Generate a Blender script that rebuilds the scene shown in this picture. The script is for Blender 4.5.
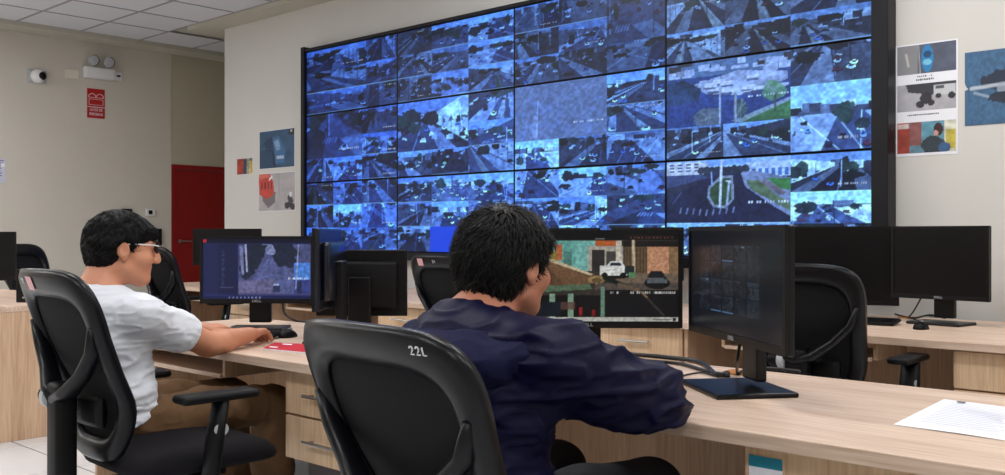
import bpy, bmesh, math, random
import numpy as np
from mathutils import Matrix, Vector

random.seed(7)
S = bpy.context.scene
for o in list(bpy.data.objects):
    bpy.data.objects.remove(o, do_unlink=True)
COL = S.collection
PI = math.pi

# ------------------------------------------------------------------ camera
FPX, CX, HY, HC = 968.0, 502.5, 234.6, 1.24
SN, CS = 0.6807, 0.7328               # camera heading in room axes
cam = bpy.data.cameras.new('camera')
cam.sensor_fit = 'HORIZONTAL'; cam.sensor_width = 36.0
cam.lens = 36.0 * FPX / 1005.0
cam.shift_y = (HY - 237.5) / 1005.0
cam.clip_start = 0.05
camo = bpy.data.objects.new('camera', cam)
COL.objects.link(camo)
camo.location = (0, 0, HC)
camo.rotation_euler = (PI / 2, 0, math.atan2(SN, CS))
S.camera = camo

# ------------------------------------------------------------------ world, light, exposure
w = bpy.data.worlds.new('world'); S.world = w
w.use_nodes = True
bg = w.node_tree.nodes['Background']
bg.inputs[0].default_value = (0.75, 0.8, 0.9, 1); bg.inputs[1].default_value = 0.15
S.view_settings.view_transform = 'Standard'
S.view_settings.look = 'None'
S.view_settings.gamma = 1.0
S.view_settings.use_curve_mapping = False
S.view_settings.exposure = 0.0
CEIL = HC + 2.23
LIGHT_POS = [(-9.3, 1.9), (-9.3, -0.8), (-7.2, 1.9), (-7.2, -0.8), (-4.5, 1.9), (-4.5, -0.8), (-1.8, 1.9), (-1.8, -0.8), (0.9, 1.9), (0.9, -0.8),  # leftmost pair: unseen lamps added to brighten the left wall
             (0.9, 4.2), (-1.8, 4.2), (-4.5, 4.2)]
for i, (lx, ly) in enumerate(LIGHT_POS):
    ld = bpy.data.lights.new('unseen_troffer_light', 'AREA')
    ld.shape = 'RECTANGLE'; ld.size = 1.2; ld.size_y = 0.6
    ld.energy = 23.0 if lx > -9 else 46.0  # the added left pair runs stronger to lift the left wall
    ld.color = (1.0, 0.99, 0.975)
    lo = bpy.data.objects.new('unseen_troffer_light', ld)
    COL.objects.link(lo); lo.location = (lx, ly, CEIL - 0.06)

# ------------------------------------------------------------------ helpers
def ray(x):
    r = (x - CX) / FPX
    return CS * r - SN, CS + SN * r      # (u, v) per unit depth

def at(x, y, z):
    Z = (HC - z) * FPX / (y - HY)
    a, b = ray(x)
    return (a * Z, b * Z, z)

def onv(x, y, v):                          # on a plane parallel to the video wall
    a, b = ray(x); Z = v / b
    return (a * Z, v, HC - (y - HY) * Z / FPX)

def onu(x, y, u):
    a, b = ray(x); Z = u / a
    return (u, b * Z, HC - (y - HY) * Z / FPX)

def tag(o, label=None, cat=None, group=None, kind=None):
    if label: o['label'] = label
    if cat: o['category'] = cat
    if group: o['group'] = group
    if kind: o['kind'] = kind
    return o

def thing(name, label, cat, loc=(0, 0, 0), rz=0.0, group=None):
    o = bpy.data.objects.new(name, None)
    o.empty_display_size = 0.1
    COL.objects.link(o)
    o.location = loc; o.rotation_euler = (0, 0, rz)
    return tag(o, label, cat, group)

class MB:
    def __init__(self):
        self.v = []; self.f = []
    def add(self, vs, fs):
        n = len(self.v)
        self.v += [tuple(p) for p in vs]
        self.f += [tuple(i + n for i in f) for f in fs]
        return self
    def box(self, c, s, rz=0.0, M=None):
        x, y, z = s[0] / 2, s[1] / 2, s[2] / 2
        vs = [Vector(p) for p in ((-x, -y, -z), (x, -y, -z), (x, y, -z), (-x, y, -z), (-x, -y, z), (x, -y, z), (x, y, z), (-x, y, z))]
        if M is None: M = Matrix.Rotation(rz, 3, 'Z')
        vs = [M @ p + Vector(c) for p in vs]
        return self.add(vs, [(0, 3, 2, 1), (4, 5, 6, 7), (0, 1, 5, 4), (1, 2, 6, 5), (2, 3, 7, 6), (3, 0, 4, 7)])
    def b2(self, lo, hi):
        return self.box([(a + b) / 2 for a, b in zip(lo, hi)], [abs(b - a) for a, b in zip(lo, hi)])
    def rbox(self, c, s, r=0.01, seg=2, M=None):
        bm = bmesh.new(); bmesh.ops.create_cube(bm, size=1.0)
        for p in bm.verts: p.co = Vector((p.co.x * s[0], p.co.y * s[1], p.co.z * s[2]))
        bmesh.ops.bevel(bm, geom=bm.edges[:], offset=r, segments=seg, affect='EDGES', profile=0.5)
        bm.verts.index_update()
        vs = [((M @ p.co) if M is not None else p.co) + Vector(c) for p in bm.verts]
        fs = [[q.index for q in f.verts] for f in bm.faces]
        bm.free()
        return self.add(vs, fs)
    def tube(self, pts, rad, n=8, flat=None, closed=False, up=(0, 0, 1)):
        """sweep; rad number or list; flat = (a, b) ellipse factors"""
        P = [Vector(p) for p in pts]; m = len(P)
        R = rad if isinstance(rad, (list, tuple)) else [rad] * m
        vs = []; up = Vector(up)
        for i in range(m):
            if closed: t = P[(i + 1) % m] - P[i - 1]
            else: t = P[min(i + 1, m - 1)] - P[max(i - 1, 0)]
            t.normalize()
            a = t.cross(up)
            if a.length < 1e-4: a = t.cross(Vector((1, 0, 0)))
            a.normalize(); b = a.cross(t).normalized()
            fa, fb = flat if flat else (1, 1)
            for k in range(n):
                th = 2 * PI * k / n
                vs.append(P[i] + a * (math.cos(th) * R[i] * fa) + b * (math.sin(th) * R[i] * fb))
        fs = []
        for i in range(m if closed else m - 1):
            j = (i + 1) % m
            for k in range(n):
                l = (k + 1) % n
                fs.append((i * n + k, i * n + l, j * n + l, j * n + k))
        if not closed:
            fs.append(tuple(range(n - 1, -1, -1))); fs.append(tuple((m - 1) * n + k for k in range(n)))
        return self.add(vs, fs)
    def lathe(self, prof, n=20, c=(0, 0, 0), M=None):
        """profile of (r, z) about z"""
        vs = []; fs = []
        for r, z in prof:
            for k in range(n):
                th = 2 * PI * k / n
                p = Vector((r * math.cos(th), r * math.sin(th), z))
                if M is not None: p = M @ p
                vs.append(p + Vector(c))
        m = len(prof)
        for i in range(m - 1):
            for k in range(n):
                l = (k + 1) % n
                fs.append((i * n + k, i * n + l, (i + 1) * n + l, (i + 1) * n + k))
        fs.append(tuple(range(n - 1, -1, -1))); fs.append(tuple((m - 1) * n + k for k in range(n)))
        return self.add(vs, fs)
    def prism(self, poly, y0, y1):
        """polygon of (x, z) extruded along y"""
        n = len(poly)
        vs = [(x, y0, z) for x, z in poly] + [(x, y1, z) for x, z in poly]
        fs = [tuple(range(n)), tuple(range(2 * n - 1, n - 1, -1))]
        for i in range(n):
            j = (i + 1) % n
            fs.append((i, n + i, n + j, j))
        return self.add(vs, fs)
    def build(self, name, mat, parent=None, smooth=False, scale=None):
        me = bpy.data.meshes.new(name)
        vs = self.v
        if scale: vs = [(p[0] * scale[0], p[1] * scale[1], p[2] * scale[2]) for p in vs]
        me.from_pydata(vs, [], self.f)
        bm = bmesh.new(); bm.from_mesh(me)
        bmesh.ops.recalc_face_normals(bm, faces=bm.faces[:]); bm.to_mesh(me); bm.free()
        return mesh_obj(name, me, mat, parent, smooth)

def mesh_obj(name, me, mat, parent=None, smooth=False):
    if mat: me.materials.append(mat)
    if smooth:
        me.polygons.foreach_set('use_smooth', [True] * len(me.polygons))
        if smooth != 'all':
            try: me.set_sharp_from_angle(angle=math.radians(40))
            except Exception: pass
    o = bpy.data.objects.new(name, me); COL.objects.link(o)
    if parent is not None: o.parent = parent
    return o

def copy_tree(o, parent=None):
    c = o.copy(); COL.objects.link(c)
    if parent is not None: c.parent = parent
    for ch in list(o.children): copy_tree(ch, c)
    return c

def struct(o):
    o['kind'] = 'structure'; return o

# ------------------------------------------------------------------ materials
def srgb(*c):
    out = []
    for x in c:
        x = x / 255.0
        out.append(x / 12.92 if x <= 0.04045 else ((x + 0.055) / 1.055) ** 2.4)
    return tuple(out)

def mat(name, col, rough=0.5, metal=0.0, noise=0.0, nscale=20.0, bump=0.0, bscale=200.0, spec=0.5, stretch=(1, 1, 1), emis=None, sheen=0.0):
    m = bpy.data.materials.new(name); m.use_nodes = True
    nt = m.node_tree; b = nt.nodes['Principled BSDF']
    b.inputs['Base Color'].default_value = (*col, 1)
    b.inputs['Roughness'].default_value = rough
    b.inputs['Metallic'].default_value = metal
    b.inputs['Specular IOR Level'].default_value = spec
    if sheen: b.inputs['Sheen Weight'].default_value = sheen
    tc = nt.nodes.new('ShaderNodeTexCoord'); mp = nt.nodes.new('ShaderNodeMapping')
    mp.inputs['Scale'].default_value = stretch
    nt.links.new(tc.outputs['Object'], mp.inputs['Vector'])
    nz = nt.nodes.new('ShaderNodeTexNoise'); nz.inputs['Scale'].default_value = nscale; nz.inputs['Detail'].default_value = 4
    nt.links.new(mp.outputs[0], nz.inputs['Vector'])
    mx = nt.nodes.new('ShaderNodeMix'); mx.data_type = 'RGBA'
    k = max(noise, 0.02)
    mx.inputs[6].default_value = (*[c * (1 - k) for c in col], 1)
    mx.inputs[7].default_value = (*[min(c * (1 + k), 1) for c in col], 1)
    nt.links.new(nz.outputs['Fac'], mx.inputs[0]); nt.links.new(mx.outputs[2], b.inputs['Base Color'])
    if bump:
        n2 = nt.nodes.new('ShaderNodeTexNoise'); n2.inputs['Scale'].default_value = bscale
        nt.links.new(mp.outputs[0], n2.inputs['Vector'])
        bp = nt.nodes.new('ShaderNodeBump'); bp.inputs['Strength'].default_value = bump; bp.inputs['Distance'].default_value = 0.004
        nt.links.new(n2.outputs['Fac'], bp.inputs['Height']); nt.links.new(bp.outputs[0], b.inputs['Normal'])
    if emis:
        b.inputs['Emission Color'].default_value = (*emis[0], 1); b.inputs['Emission Strength'].default_value = emis[1]
    return m

def wood(name, light, dark, axis, rough=0.42):
    """laminate oak: streaks run along axis (0 = x, 2 = z) of the object"""
    m = bpy.data.materials.new(name); m.use_nodes = True
    nt = m.node_tree; b = nt.nodes['Principled BSDF']; b.inputs['Roughness'].default_value = rough
    b.inputs['Specular IOR Level'].default_value = 0.35
    tc = nt.nodes.new('ShaderNodeTexCoord'); geo = nt.nodes.new('ShaderNodeNewGeometry')
    mp = nt.nodes.new('ShaderNodeMapping')
    sc = [14.0, 14.0, 14.0]; sc[axis] = 0.9
    mp.inputs['Scale'].default_value = sc
    nt.links.new(geo.outputs['Position'], mp.inputs['Vector'])
    n1 = nt.nodes.new('ShaderNodeTexNoise'); n1.inputs['Scale'].default_value = 1.0; n1.inputs['Detail'].default_value = 6; n1.inputs['Roughness'].default_value = 0.65; n1.inputs['Distortion'].default_value = 0.6
    nt.links.new(mp.outputs[0], n1.inputs['Vector'])
    mp2 = nt.nodes.new('ShaderNodeMapping'); sc2 = [110.0, 110.0, 110.0]; sc2[axis] = 5.0
    mp2.inputs['Scale'].default_value = sc2
    nt.links.new(geo.outputs['Position'], mp2.inputs['Vector'])
    n2 = nt.nodes.new('ShaderNodeTexNoise'); n2.inputs['Scale'].default_value = 1.0; n2.inputs['Detail'].default_value = 3
    nt.links.new(mp2.outputs[0], n2.inputs['Vector'])
    ad = nt.nodes.new('ShaderNodeMath'); ad.operation = 'MULTIPLY_ADD'; ad.inputs[1].default_value = 0.45
    nt.links.new(n2.outputs['Fac'], ad.inputs[0])
    ml = nt.nodes.new('ShaderNodeMath'); ml.operation = 'MULTIPLY'; ml.inputs[1].default_value = 0.6
    nt.links.new(n1.outputs['Fac'], ml.inputs[0]); nt.links.new(ml.outputs[0], ad.inputs[2])
    cr = nt.nodes.new('ShaderNodeValToRGB')
    cr.color_ramp.elements[0].position = 0.36; cr.color_ramp.elements[0].color = (*dark, 1)
    cr.color_ramp.elements[1].position = 0.66; cr.color_ramp.elements[1].color = (*light, 1)
    nt.links.new(ad.outputs[0], cr.inputs[0]); nt.links.new(cr.outputs[0], b.inputs['Base Color'])
    return m

def attr_mat(name, emission, rough=0.4):
    m = bpy.data.materials.new(name); m.use_nodes = True
    nt = m.node_tree; b = nt.nodes['Principled BSDF']
    a = nt.nodes.new('ShaderNodeAttribute'); a.attribute_name = 'paint'
    b.inputs['Roughness'].default_value = rough
    if emission:
        b.inputs['Base Color'].default_value = (0.004, 0.004, 0.005, 1)
        nt.links.new(a.outputs['Color'], b.inputs['Emission Color'])
        b.inputs['Emission Strength'].default_value = emission
        b.inputs['Specular IOR Level'].default_value = 0.25
    else:
        nt.links.new(a.outputs['Color'], b.inputs['Base Color'])
    return m

M_WALL = mat('wall_paint_grey', srgb(212, 210, 206), 0.75, noise=0.03, nscale=3, bump=0.05, bscale=120)
M_WALLL = mat('wall_paint_beige', srgb(208, 202, 191), 0.75, noise=0.03, nscale=3, bump=0.05, bscale=120)
M_OLIVE = mat('wall_olive', srgb(192, 186, 164), 0.75, noise=0.03, nscale=3)  # darker, yellower tone for the wall above the door and the recess
M_PLASTER = mat('ceiling_plaster', srgb(190, 186, 172), 0.8, noise=0.02)
M_TILE = mat('ceiling_tile', srgb(214, 214, 220), 0.85, noise=0.04, nscale=40, bump=0.15, bscale=160)
M_TBAR = mat('ceiling_bar', srgb(150, 148, 152), 0.5)
M_FLOOR = mat('floor_tile', srgb(222, 224, 226), 0.16, noise=0.03, nscale=4)
M_GROUT = mat('grout', srgb(60, 58, 58), 0.8)
M_DOOR = mat('door_red', srgb(140, 16, 14), 0.45, noise=0.12, nscale=6, stretch=(6, 6, 0.4))
M_FRAME = mat('black_frame', srgb(17, 17, 23), 0.45, noise=0.2, nscale=8, spec=0.3)
M_PLAS = mat('black_plastic', srgb(13, 14, 19), 0.3, noise=0.05, bump=0.05, bscale=500, spec=0.26)
M_PLAS2 = mat('black_plastic_matte', srgb(9, 9, 11), 0.5, bump=0.04, bscale=400, spec=0.2)
M_MESH = mat('chair_mesh', srgb(24, 24, 26), 0.85, noise=0.25, nscale=300, bump=0.3, bscale=700, spec=0.2)
M_SEAT = mat('seat_fabric', srgb(24, 22, 27), 0.9, noise=0.15, nscale=150, bump=0.3, bscale=600, spec=0.2)
M_MON = mat('monitor_black', srgb(11, 11, 14), 0.36, bump=0.02, bscale=500, spec=0.3)
M_MONBLUE = mat('monitor_shell', srgb(14, 17, 30), 0.22)
M_OFF = mat('screen_off', srgb(4, 4, 6), 0.3, spec=0.3)
M_CHROME = mat('chrome', srgb(200, 200, 205), 0.16, metal=1.0)
M_STEEL = mat('brushed_steel', srgb(170, 168, 165), 0.32, metal=1.0)
M_WHITE = mat('white_plastic', srgb(225, 226, 228), 0.4)
M_SILVER = mat('silver_plastic', srgb(175, 178, 182), 0.35)
M_PAPER = mat('paper', srgb(238, 240, 248), 0.8, noise=0.02, nscale=60)
M_RED = mat('red_print', srgb(196, 22, 38), 0.5)
M_SIGN = mat('sign_red', srgb(178, 22, 24), 0.45)
M_PINK = mat('pink_sticker', srgb(222, 170, 172), 0.6, noise=0.1, nscale=120)
M_PAINTW = mat('white_paint_marks', srgb(222, 224, 228), 0.6)
M_ORANGE = mat('orange_grommet', srgb(190, 120, 40), 0.5)
M_CABLE = mat('cable_rubber', srgb(14, 14, 15), 0.45)
M_WT = wood('oak_top', srgb(226, 203, 183), srgb(188, 158, 136), 0)
M_WF = wood('oak_front', srgb(232, 202, 168), srgb(198, 162, 126), 2)
M_WE = wood('oak_panel', srgb(214, 182, 152), srgb(180, 144, 114), 2)
M_SKIN1 = mat('skin', srgb(204, 140, 108), 0.5, noise=0.08, nscale=30, bump=0.05, bscale=300)
M_SKIN2 = mat('skin_warm', srgb(198, 132, 104), 0.5, noise=0.08, nscale=30, bump=0.05, bscale=300)
M_HAIR = mat('black_hair', srgb(10, 9, 10), 0.42, spec=0.32, noise=0.2, nscale=60)
M_HAIR1 = mat('black_hair_short', srgb(9, 8, 9), 0.6, noise=0.2, nscale=60, spec=0.2)
M_SHIRT = mat('white_cotton', srgb(226, 230, 238), 0.85, noise=0.03, nscale=40, bump=0.06, bscale=400, spec=0.2)
M_TROUS = mat('brown_cotton', srgb(106, 80, 56), 0.85, noise=0.1, nscale=60, bump=0.1, bscale=500, spec=0.2)
M_NAVY = mat('navy_nylon', srgb(9, 11, 45), 0.5, noise=0.08, nscale=60, bump=0.03, bscale=400, spec=0.14)
M_NAVY2 = mat('navy_lining', srgb(13, 17, 52), 0.8, noise=0.15, nscale=120, bump=0.3, bscale=300, spec=0.2)
M_SCREEN = attr_mat('screen_picture', 1.0, 0.35)
M_SCREEN_DIM = attr_mat('screen_picture_dim', 1.0, 0.22)
M_PHOTO = attr_mat('photo_print', 0, 0.5)
M_LENS = mat('spectacle_lens', srgb(70, 60, 62), 0.08)
M_DIFF = mat('light_diffuser', srgb(240, 240, 240), 0.5, emis=((1, 0.985, 0.96), 3.0))

# ------------------------------------------------------------------ painter for flat print and screens
class Canvas:
    def __init__(s, w, h, base=(60, 80, 120), seed=0):
        s.w, s.h = w, h
        s.a = np.empty((h, w, 3), np.float32); s.a[:] = base
        s.X, s.Y = np.meshgrid((np.arange(w) + .5) / w, (np.arange(h) + .5) / h)
        s.rng = np.random.default_rng(seed)
    def mix(s, mask, col, al=1.0):
        m = (mask.astype(np.float32) * al)[..., None]
        s.a = s.a * (1 - m) + np.asarray(col, np.float32) * m
    def poly(s, pts, col, al=1.0, tex=0.0):
        ins = np.zeros((s.h, s.w), bool); n = len(pts)
        for i in range(n):
            x0, y0 = pts[i]; x1, y1 = pts[(i + 1) % n]
            if y0 == y1: continue
            c = (s.Y < y0) != (s.Y < y1)
            ins ^= c & (s.X < (x1 - x0) * (s.Y - y0) / (y1 - y0) + x0)
        if tex:
            nz = s.noise(10)[..., None]
            s.a = np.where(ins[..., None], s.a * (1 - al) + al * np.asarray(col) * (1 + tex * (nz - .5) * 2), s.a)
        else: s.mix(ins, col, al)
        return ins
    def rect(s, x0, y0, x1, y1, col, al=1.0):
        s.mix((s.X >= x0) & (s.X < x1) & (s.Y >= y0) & (s.Y < y1), col, al)
    def ell(s, cx, cy, rx, ry, col, al=1.0, rough=0.0):
        d = ((s.X - cx) / rx) ** 2 + ((s.Y - cy) / ry) ** 2
        if rough: d = d + (s.noise(14) - .5) * rough * 2
        s.mix(d < 1, col, al)
    def line(s, x0, y0, x1, y1, t, col, al=1.0):
        dx, dy = x1 - x0, (y1 - y0)
        asp = s.h / s.w
        L = dx * dx + (dy * asp) ** 2 + 1e-9
        k = np.clip(((s.X - x0) * dx + (s.Y - y0) * asp * dy * asp) / L, 0, 1)
        d = np.hypot(s.X - x0 - k * dx, (s.Y - y0 - k * dy) * asp)
        s.mix(np.clip((t - d) * s.w + .5, 0, 1), col, al)
    def noise(s, f, oct=2):
        out = np.zeros((s.h, s.w)); amp = 1.0; tot = 0
        for o in range(oct):
            gx = max(2, int(f * 2 ** o)); gy = max(2, int(gx * s.h / s.w) + 1)
            g = s.rng.random((gy + 2, gx + 2))
            fx = s.X * gx; fy = s.Y * gy
            ix = fx.astype(int); iy = fy.astype(int); tx = fx - ix; ty = fy - iy
            out += amp * ((g[iy, ix] * (1 - tx) + g[iy, ix + 1] * tx) * (1 - ty) + (g[iy + 1, ix] * (1 - tx) + g[iy + 1, ix + 1] * tx) * ty)
            tot += amp; amp *= .5
        return out / tot
    def stamp(s, x, y, n, cw, ch, col=(225, 232, 245)):
        """row of tiny date characters"""
        for i in range(n):
            if i in (2, 5, 10): continue
            s.rect(x + i * cw, y, x + i * cw + cw * .62, y + ch, col, .55 + .4 * s.rng.random())
    def paste(s, c, x0, y0):
        s.a[y0:y0 + c.h, x0:x0 + c.w] = c.a

def painted(name, wm, hm, cv, mt, parent, loc, rot=(0, 0, 0)):
    """flat picture wm x hm metres in local x/z, facing local -y"""
    W, H = cv.w, cv.h
    xs = np.linspace(-wm / 2, wm / 2, W); zs = np.linspace(hm / 2, -hm / 2, H)
    gx, gz = np.meshgrid(xs, zs)
    co = np.zeros((H * W, 3), np.float32); co[:, 0] = gx.ravel(); co[:, 2] = gz.ravel()
    idx = np.arange(H * W).reshape(H, W)
    q = np.stack([idx[1:, :-1], idx[1:, 1:], idx[:-1, 1:], idx[:-1, :-1]], -1).reshape(-1, 4)
    me = bpy.data.meshes.new(name)
    me.vertices.add(H * W); me.vertices.foreach_set('co', co.ravel())
    me.loops.add(q.size); me.loops.foreach_set('vertex_index', q.ravel().astype(np.int32))
    me.polygons.add(len(q)); me.polygons.foreach_set('loop_start', np.arange(0, q.size, 4, dtype=np.int32))
    me.update(calc_edges=True)
    c = np.clip(cv.a.reshape(-1, 3) / 255.0, 0, 1)
    lin = np.where(c <= 0.04045, c / 12.92, ((c + 0.055) / 1.055) ** 2.4)
    col = np.ones((H * W, 4), np.float32); col[:, :3] = lin
    at_ = me.color_attributes.new('paint', 'FLOAT_COLOR', 'POINT')
    at_.data.foreach_set('color', col.ravel())
    o = mesh_obj(name, me, mt, parent)
    o.location = loc; o.rotation_euler = rot
    return o

def street(w, h, seed, sky=True, tint=(0.62, 0.82, 1.5), bright=1.0, kind=None):
    """one traffic-camera picture"""
    c = Canvas(w, h, (60, 66, 78), seed); r = c.rng
    kind = kind if kind is not None else int(r.integers(0, 5))
    hz = r.uniform(.08, .38) if sky else -0.08
    vx = r.uniform(-.1, 1.1)
    g = r.uniform(45, 110)
    c.a[:] = (g * (0.5 + c.noise(5, 3)))[..., None] * np.array([1.03, 1.0, .96])
    quad = lambda pts, col, al=1.0, tex=.2: c.poly(pts, col, al, tex)
    if sky:
        t = r.uniform(115, 180); c.rect(0, 0, 1, hz, (t * .86, t * .97, t * 1.06))
        x = -.05
        while x < 1:
            bw = r.uniform(.05, .25); bh = r.uniform(-.02, .14); t = r.choice([36, 60, 95, 140, 175])
            c.rect(x, hz - bh, x + bw, hz + r.uniform(.04, .16), (t, t * .96, t * .92), .95)
            if bh > .03:
                for k in range(int(r.integers(0, 5))): c.rect(x + bw * .2 * k, hz - bh * .7, x + bw * (.2 * k + .1), hz - bh * .3, (45, 50, 62), .7)
            x += bw * r.uniform(.6, 1.2)
    yh = hz + .08
    if kind <= 2:       # street running away
        b0 = r.uniform(-.7, .5); b1 = b0 + r.uniform(.45, 1.1); hw = r.uniform(.02, .06); rd = r.uniform(36, 120)
        quad([(vx - hw * 2.4, yh), (vx + hw * 2.4, yh), (b1 + r.uniform(.15, .5), 1.02), (b0 - r.uniform(.15, .5), 1.02)], (rd + 60, rd + 56, rd + 50), .85)
        quad([(vx - hw, yh), (vx + hw, yh), (b1, 1.02), (b0, 1.02)], (rd * .75, rd * .78, rd * .84), 1, .18)
        if r.random() < .4:
            quad([(vx - hw * .1, yh), (vx + hw * .25, yh), ((b0 + b1) / 2 + .12, 1.02), ((b0 + b1) / 2 - .06, 1.02)], [(60, 92, 52), (150, 142, 120)][int(r.integers(0, 2))], .85, .3)
        for sgn in (-1, 1):                     # facades beside the road
            if r.random() < .6:
                e = b0 if sgn < 0 else b1; t = r.choice([40, 80, 150, 190])
                x1_ = vx + sgn * hw * 3; x2_ = e + sgn * .45
                quad([(x1_, hz - .02), (x1_, yh), (x2_, .95), (x2_, hz - r.uniform(.1, .5))], (t, t * .97, t * .93), .85, .3)
                for k in range(4): c.line(x1_ + (x2_ - x1_) * (.3 + .2 * k), hz, x1_ + (x2_ - x1_) * (.3 + .2 * k), yh + (.95 - yh) * (.3 + .2 * k), .006, (50, 55, 65), .6)
        c.line(vx, yh, (b0 * .4 + b1 * .6), 1, .006, (190, 190, 185), .5)
    elif kind == 3:     # crossing from above
        rd = r.uniform(55, 165); s0 = r.uniform(.3, .75); sl = r.uniform(-.45, .45)
        quad([(0, s0 - .18 - sl), (1, s0 - .18 + sl), (1, s0 + .22 + sl), (0, s0 + .22 - sl)], (rd, rd, rd * 1.04), .9, .15)
        q = r.uniform(.1, .8)
        quad([(q, hz), (q + .14, hz), (q + .5, 1.02), (q - .1, 1.02)], (rd * .9, rd * .9, rd), .9, .15)
        quad([(q + .2, s0 + .26), (q + .55, s0 + .22), (q + .9, 1.02), (q + .5, 1.02)], (rd + 60, rd + 58, rd + 54), .75)
        for k in range(5): c.line(q - .05 + k * .05, s0 + .24, q - .1 + k * .055, s0 + .34, .008, (200, 200, 200), .6)
    else:               # square or car park, long diagonal shadow
        rd = r.uniform(110, 180); quad([(0, yh), (1, yh), (1, 1.02), (0, 1.02)], (rd, rd * .99, rd * .97), .8, .2)
        a = r.uniform(-.3, .8); quad([(a, yh), (a + .3, yh), (a + r.uniform(.3, .9), 1.02), (a - r.uniform(0, .4), 1.02)], (38, 44, 60), .75, .25)
        for k in range(3): c.line(r.uniform(0, 1), yh, r.uniform(-.3, 1.3), 1, .007, (205, 205, 200), .6)
    for k in range(int(r.integers(8, 22))):     # roofs, kiosks, awnings
        x = r.uniform(0, 1); y = yh + r.uniform(-.08, .35) ** 1.0; t = r.choice([26, 40, 70, 120, 170, 200]); q = r.uniform(.02, .09)
        quad([(x, y), (x + q, y + r.uniform(-.04, .04)), (x + q * 1.1, y + r.uniform(.03, .1)), (x - .01, y + r.uniform(.03, .1))], (t, t * .97, t * .94), .85, .2)
    for k in range(int(r.integers(1, 6))):      # trees
        x = r.uniform(0, 1); y = hz + r.uniform(-.05, .35)
        c.ell(x, y, r.uniform(.04, .16), r.uniform(.06, .2), [(20, 28, 24), (34, 44, 32), (44, 66, 40)][int(r.integers(0, 3))], .9, .9)
    for k in range(int(r.integers(0, 3))):      # lamp posts
        x = r.uniform(.05, .95); c.line(x, hz - r.uniform(0, .2), x + r.uniform(-.02, .03), r.uniform(.45, .95), .006, r.choice([30, 205]) * np.ones(3), .85)
    for k in range(int(r.integers(1, 7))):      # vehicles
        x = r.uniform(.05, .95); y = r.uniform(hz + .2, .94); sz = .012 + .05 * max(0, y - hz)
        col = [(215, 218, 220), (26, 28, 36), (120, 44, 40), (60, 110, 165), (190, 190, 190)][int(r.integers(0, 5))]
        c.ell(x, y + sz * .9, sz * 1.5, sz * .8, (18, 18, 22), .7); c.ell(x, y, sz * 1.2, sz * 1.2, col, .95); c.ell(x, y - sz * .5, sz * .7, sz * .6, (40, 48, 60), .9)
    c.a *= (0.62 + .34 * c.noise(w / 2.6, 1) + .28 * c.noise(14, 2) + .2 * c.noise(4, 2))[..., None]
    c.a = np.clip(c.a, 0, 235)
    L = c.a.mean(2, keepdims=True)
    k = np.clip(L / 190, 0, 1)
    lo = np.array(tint); hi = np.array([.25 + .62 * tint[0], .35 + .62 * tint[1], .55 + .5 * tint[2]])
    c.a = (c.a * .65 + L * .35) * (lo * (1 - k) + hi * k) * bright
    c.a = 255 * np.clip(c.a * 1.30 / 255, 0, 1) ** 1.28 + np.array([0, 4, 14]) * bright
    if r.random() < .5: c.stamp(.6, .8 if r.random() < .7 else .1, 14, .025, .03, (175, 198, 235))
    if r.random() < .3: c.rect(0, .96, 1, 1, (110, 165, 230), .8)
    return c

# ------------------------------------------------------------------ the room
UL, VF, UCOR = -10.9, 5.53, -9.17        # left wall, video wall, free end of the video wall
UR, VB, VA = 3.2, -3.0, 7.6
FP = 0.70                                 # floor tile pitch
floor = MB().b2((UL - .1, VB - .1, -0.06), (UR + .1, VA + .1, -0.004)).build('floor', M_GROUT); struct(floor)
tb = MB().rbox((0, 0, 0), (FP - .010, FP - .010, .012), .002, 1)
tile_me = None
stuff = MB()
i0 = math.floor((UL + 5.9) / FP); i1 = math.ceil((UR + 5.9) / FP)
j0 = math.floor((VB - 2.25) / FP); j1 = math.ceil((VA - 2.25) / FP)
for i in range(i0, i1):
    for j in range(j0, j1):
        x0, x1 = max(-5.9 + i * FP, UL), min(-5.9 + (i + 1) * FP, UR)
        y0, y1 = max(2.25 + j * FP, VB), min(2.25 + (j + 1) * FP, VA)
        if x1 - x0 < .02 or y1 - y0 < .02: continue
        full = x1 - x0 > FP - .01 and y1 - y0 > FP - .01
        near = -9.5 < x0 < -0.6 and 0.6 < y0 < 5.4
        if full and near:
            if tile_me is None:
                o = tb.build('floor_tile', M_FLOOR, floor); tile_me = o.data
            else:
                o = bpy.data.objects.new('floor_tile', tile_me); COL.objects.link(o); o.parent = floor
            o.location = ((x0 + x1) / 2, (y0 + y1) / 2, -.006)
        else:
            stuff.b2((x0 + .004, y0 + .004, -.012), (x1 - .004, y1 - .004, 0))
tag(stuff.build('floor_tile_field', M_FLOOR, floor), kind='stuff')

def wall(name, lo, hi, m): return struct(MB().b2(lo, hi).build(name, m))
wall('wall_front', (UCOR, VF, 0), (UR, VF + .25, CEIL + .02), M_WALL)
wall('wall_corner', (UCOR, VF + .25, 0), (UCOR + .2, VA, CEIL + .02), M_WALL)
wall('wall_left', (UL - .2, VB, 0), (UL, 5.85, CEIL + .02), M_WALLL)
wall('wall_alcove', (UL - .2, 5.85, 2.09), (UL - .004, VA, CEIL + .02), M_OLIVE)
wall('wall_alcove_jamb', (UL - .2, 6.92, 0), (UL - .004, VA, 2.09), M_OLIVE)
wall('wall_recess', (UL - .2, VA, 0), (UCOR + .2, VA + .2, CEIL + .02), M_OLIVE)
wall('wall_right', (UR, VB, 0), (UR + .2, VF + .25, CEIL + .02), M_WALL)
wall('wall_back', (UL - .2, VB - .2, 0), (UR + .2, VB, CEIL + .02), M_WALLL)

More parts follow.
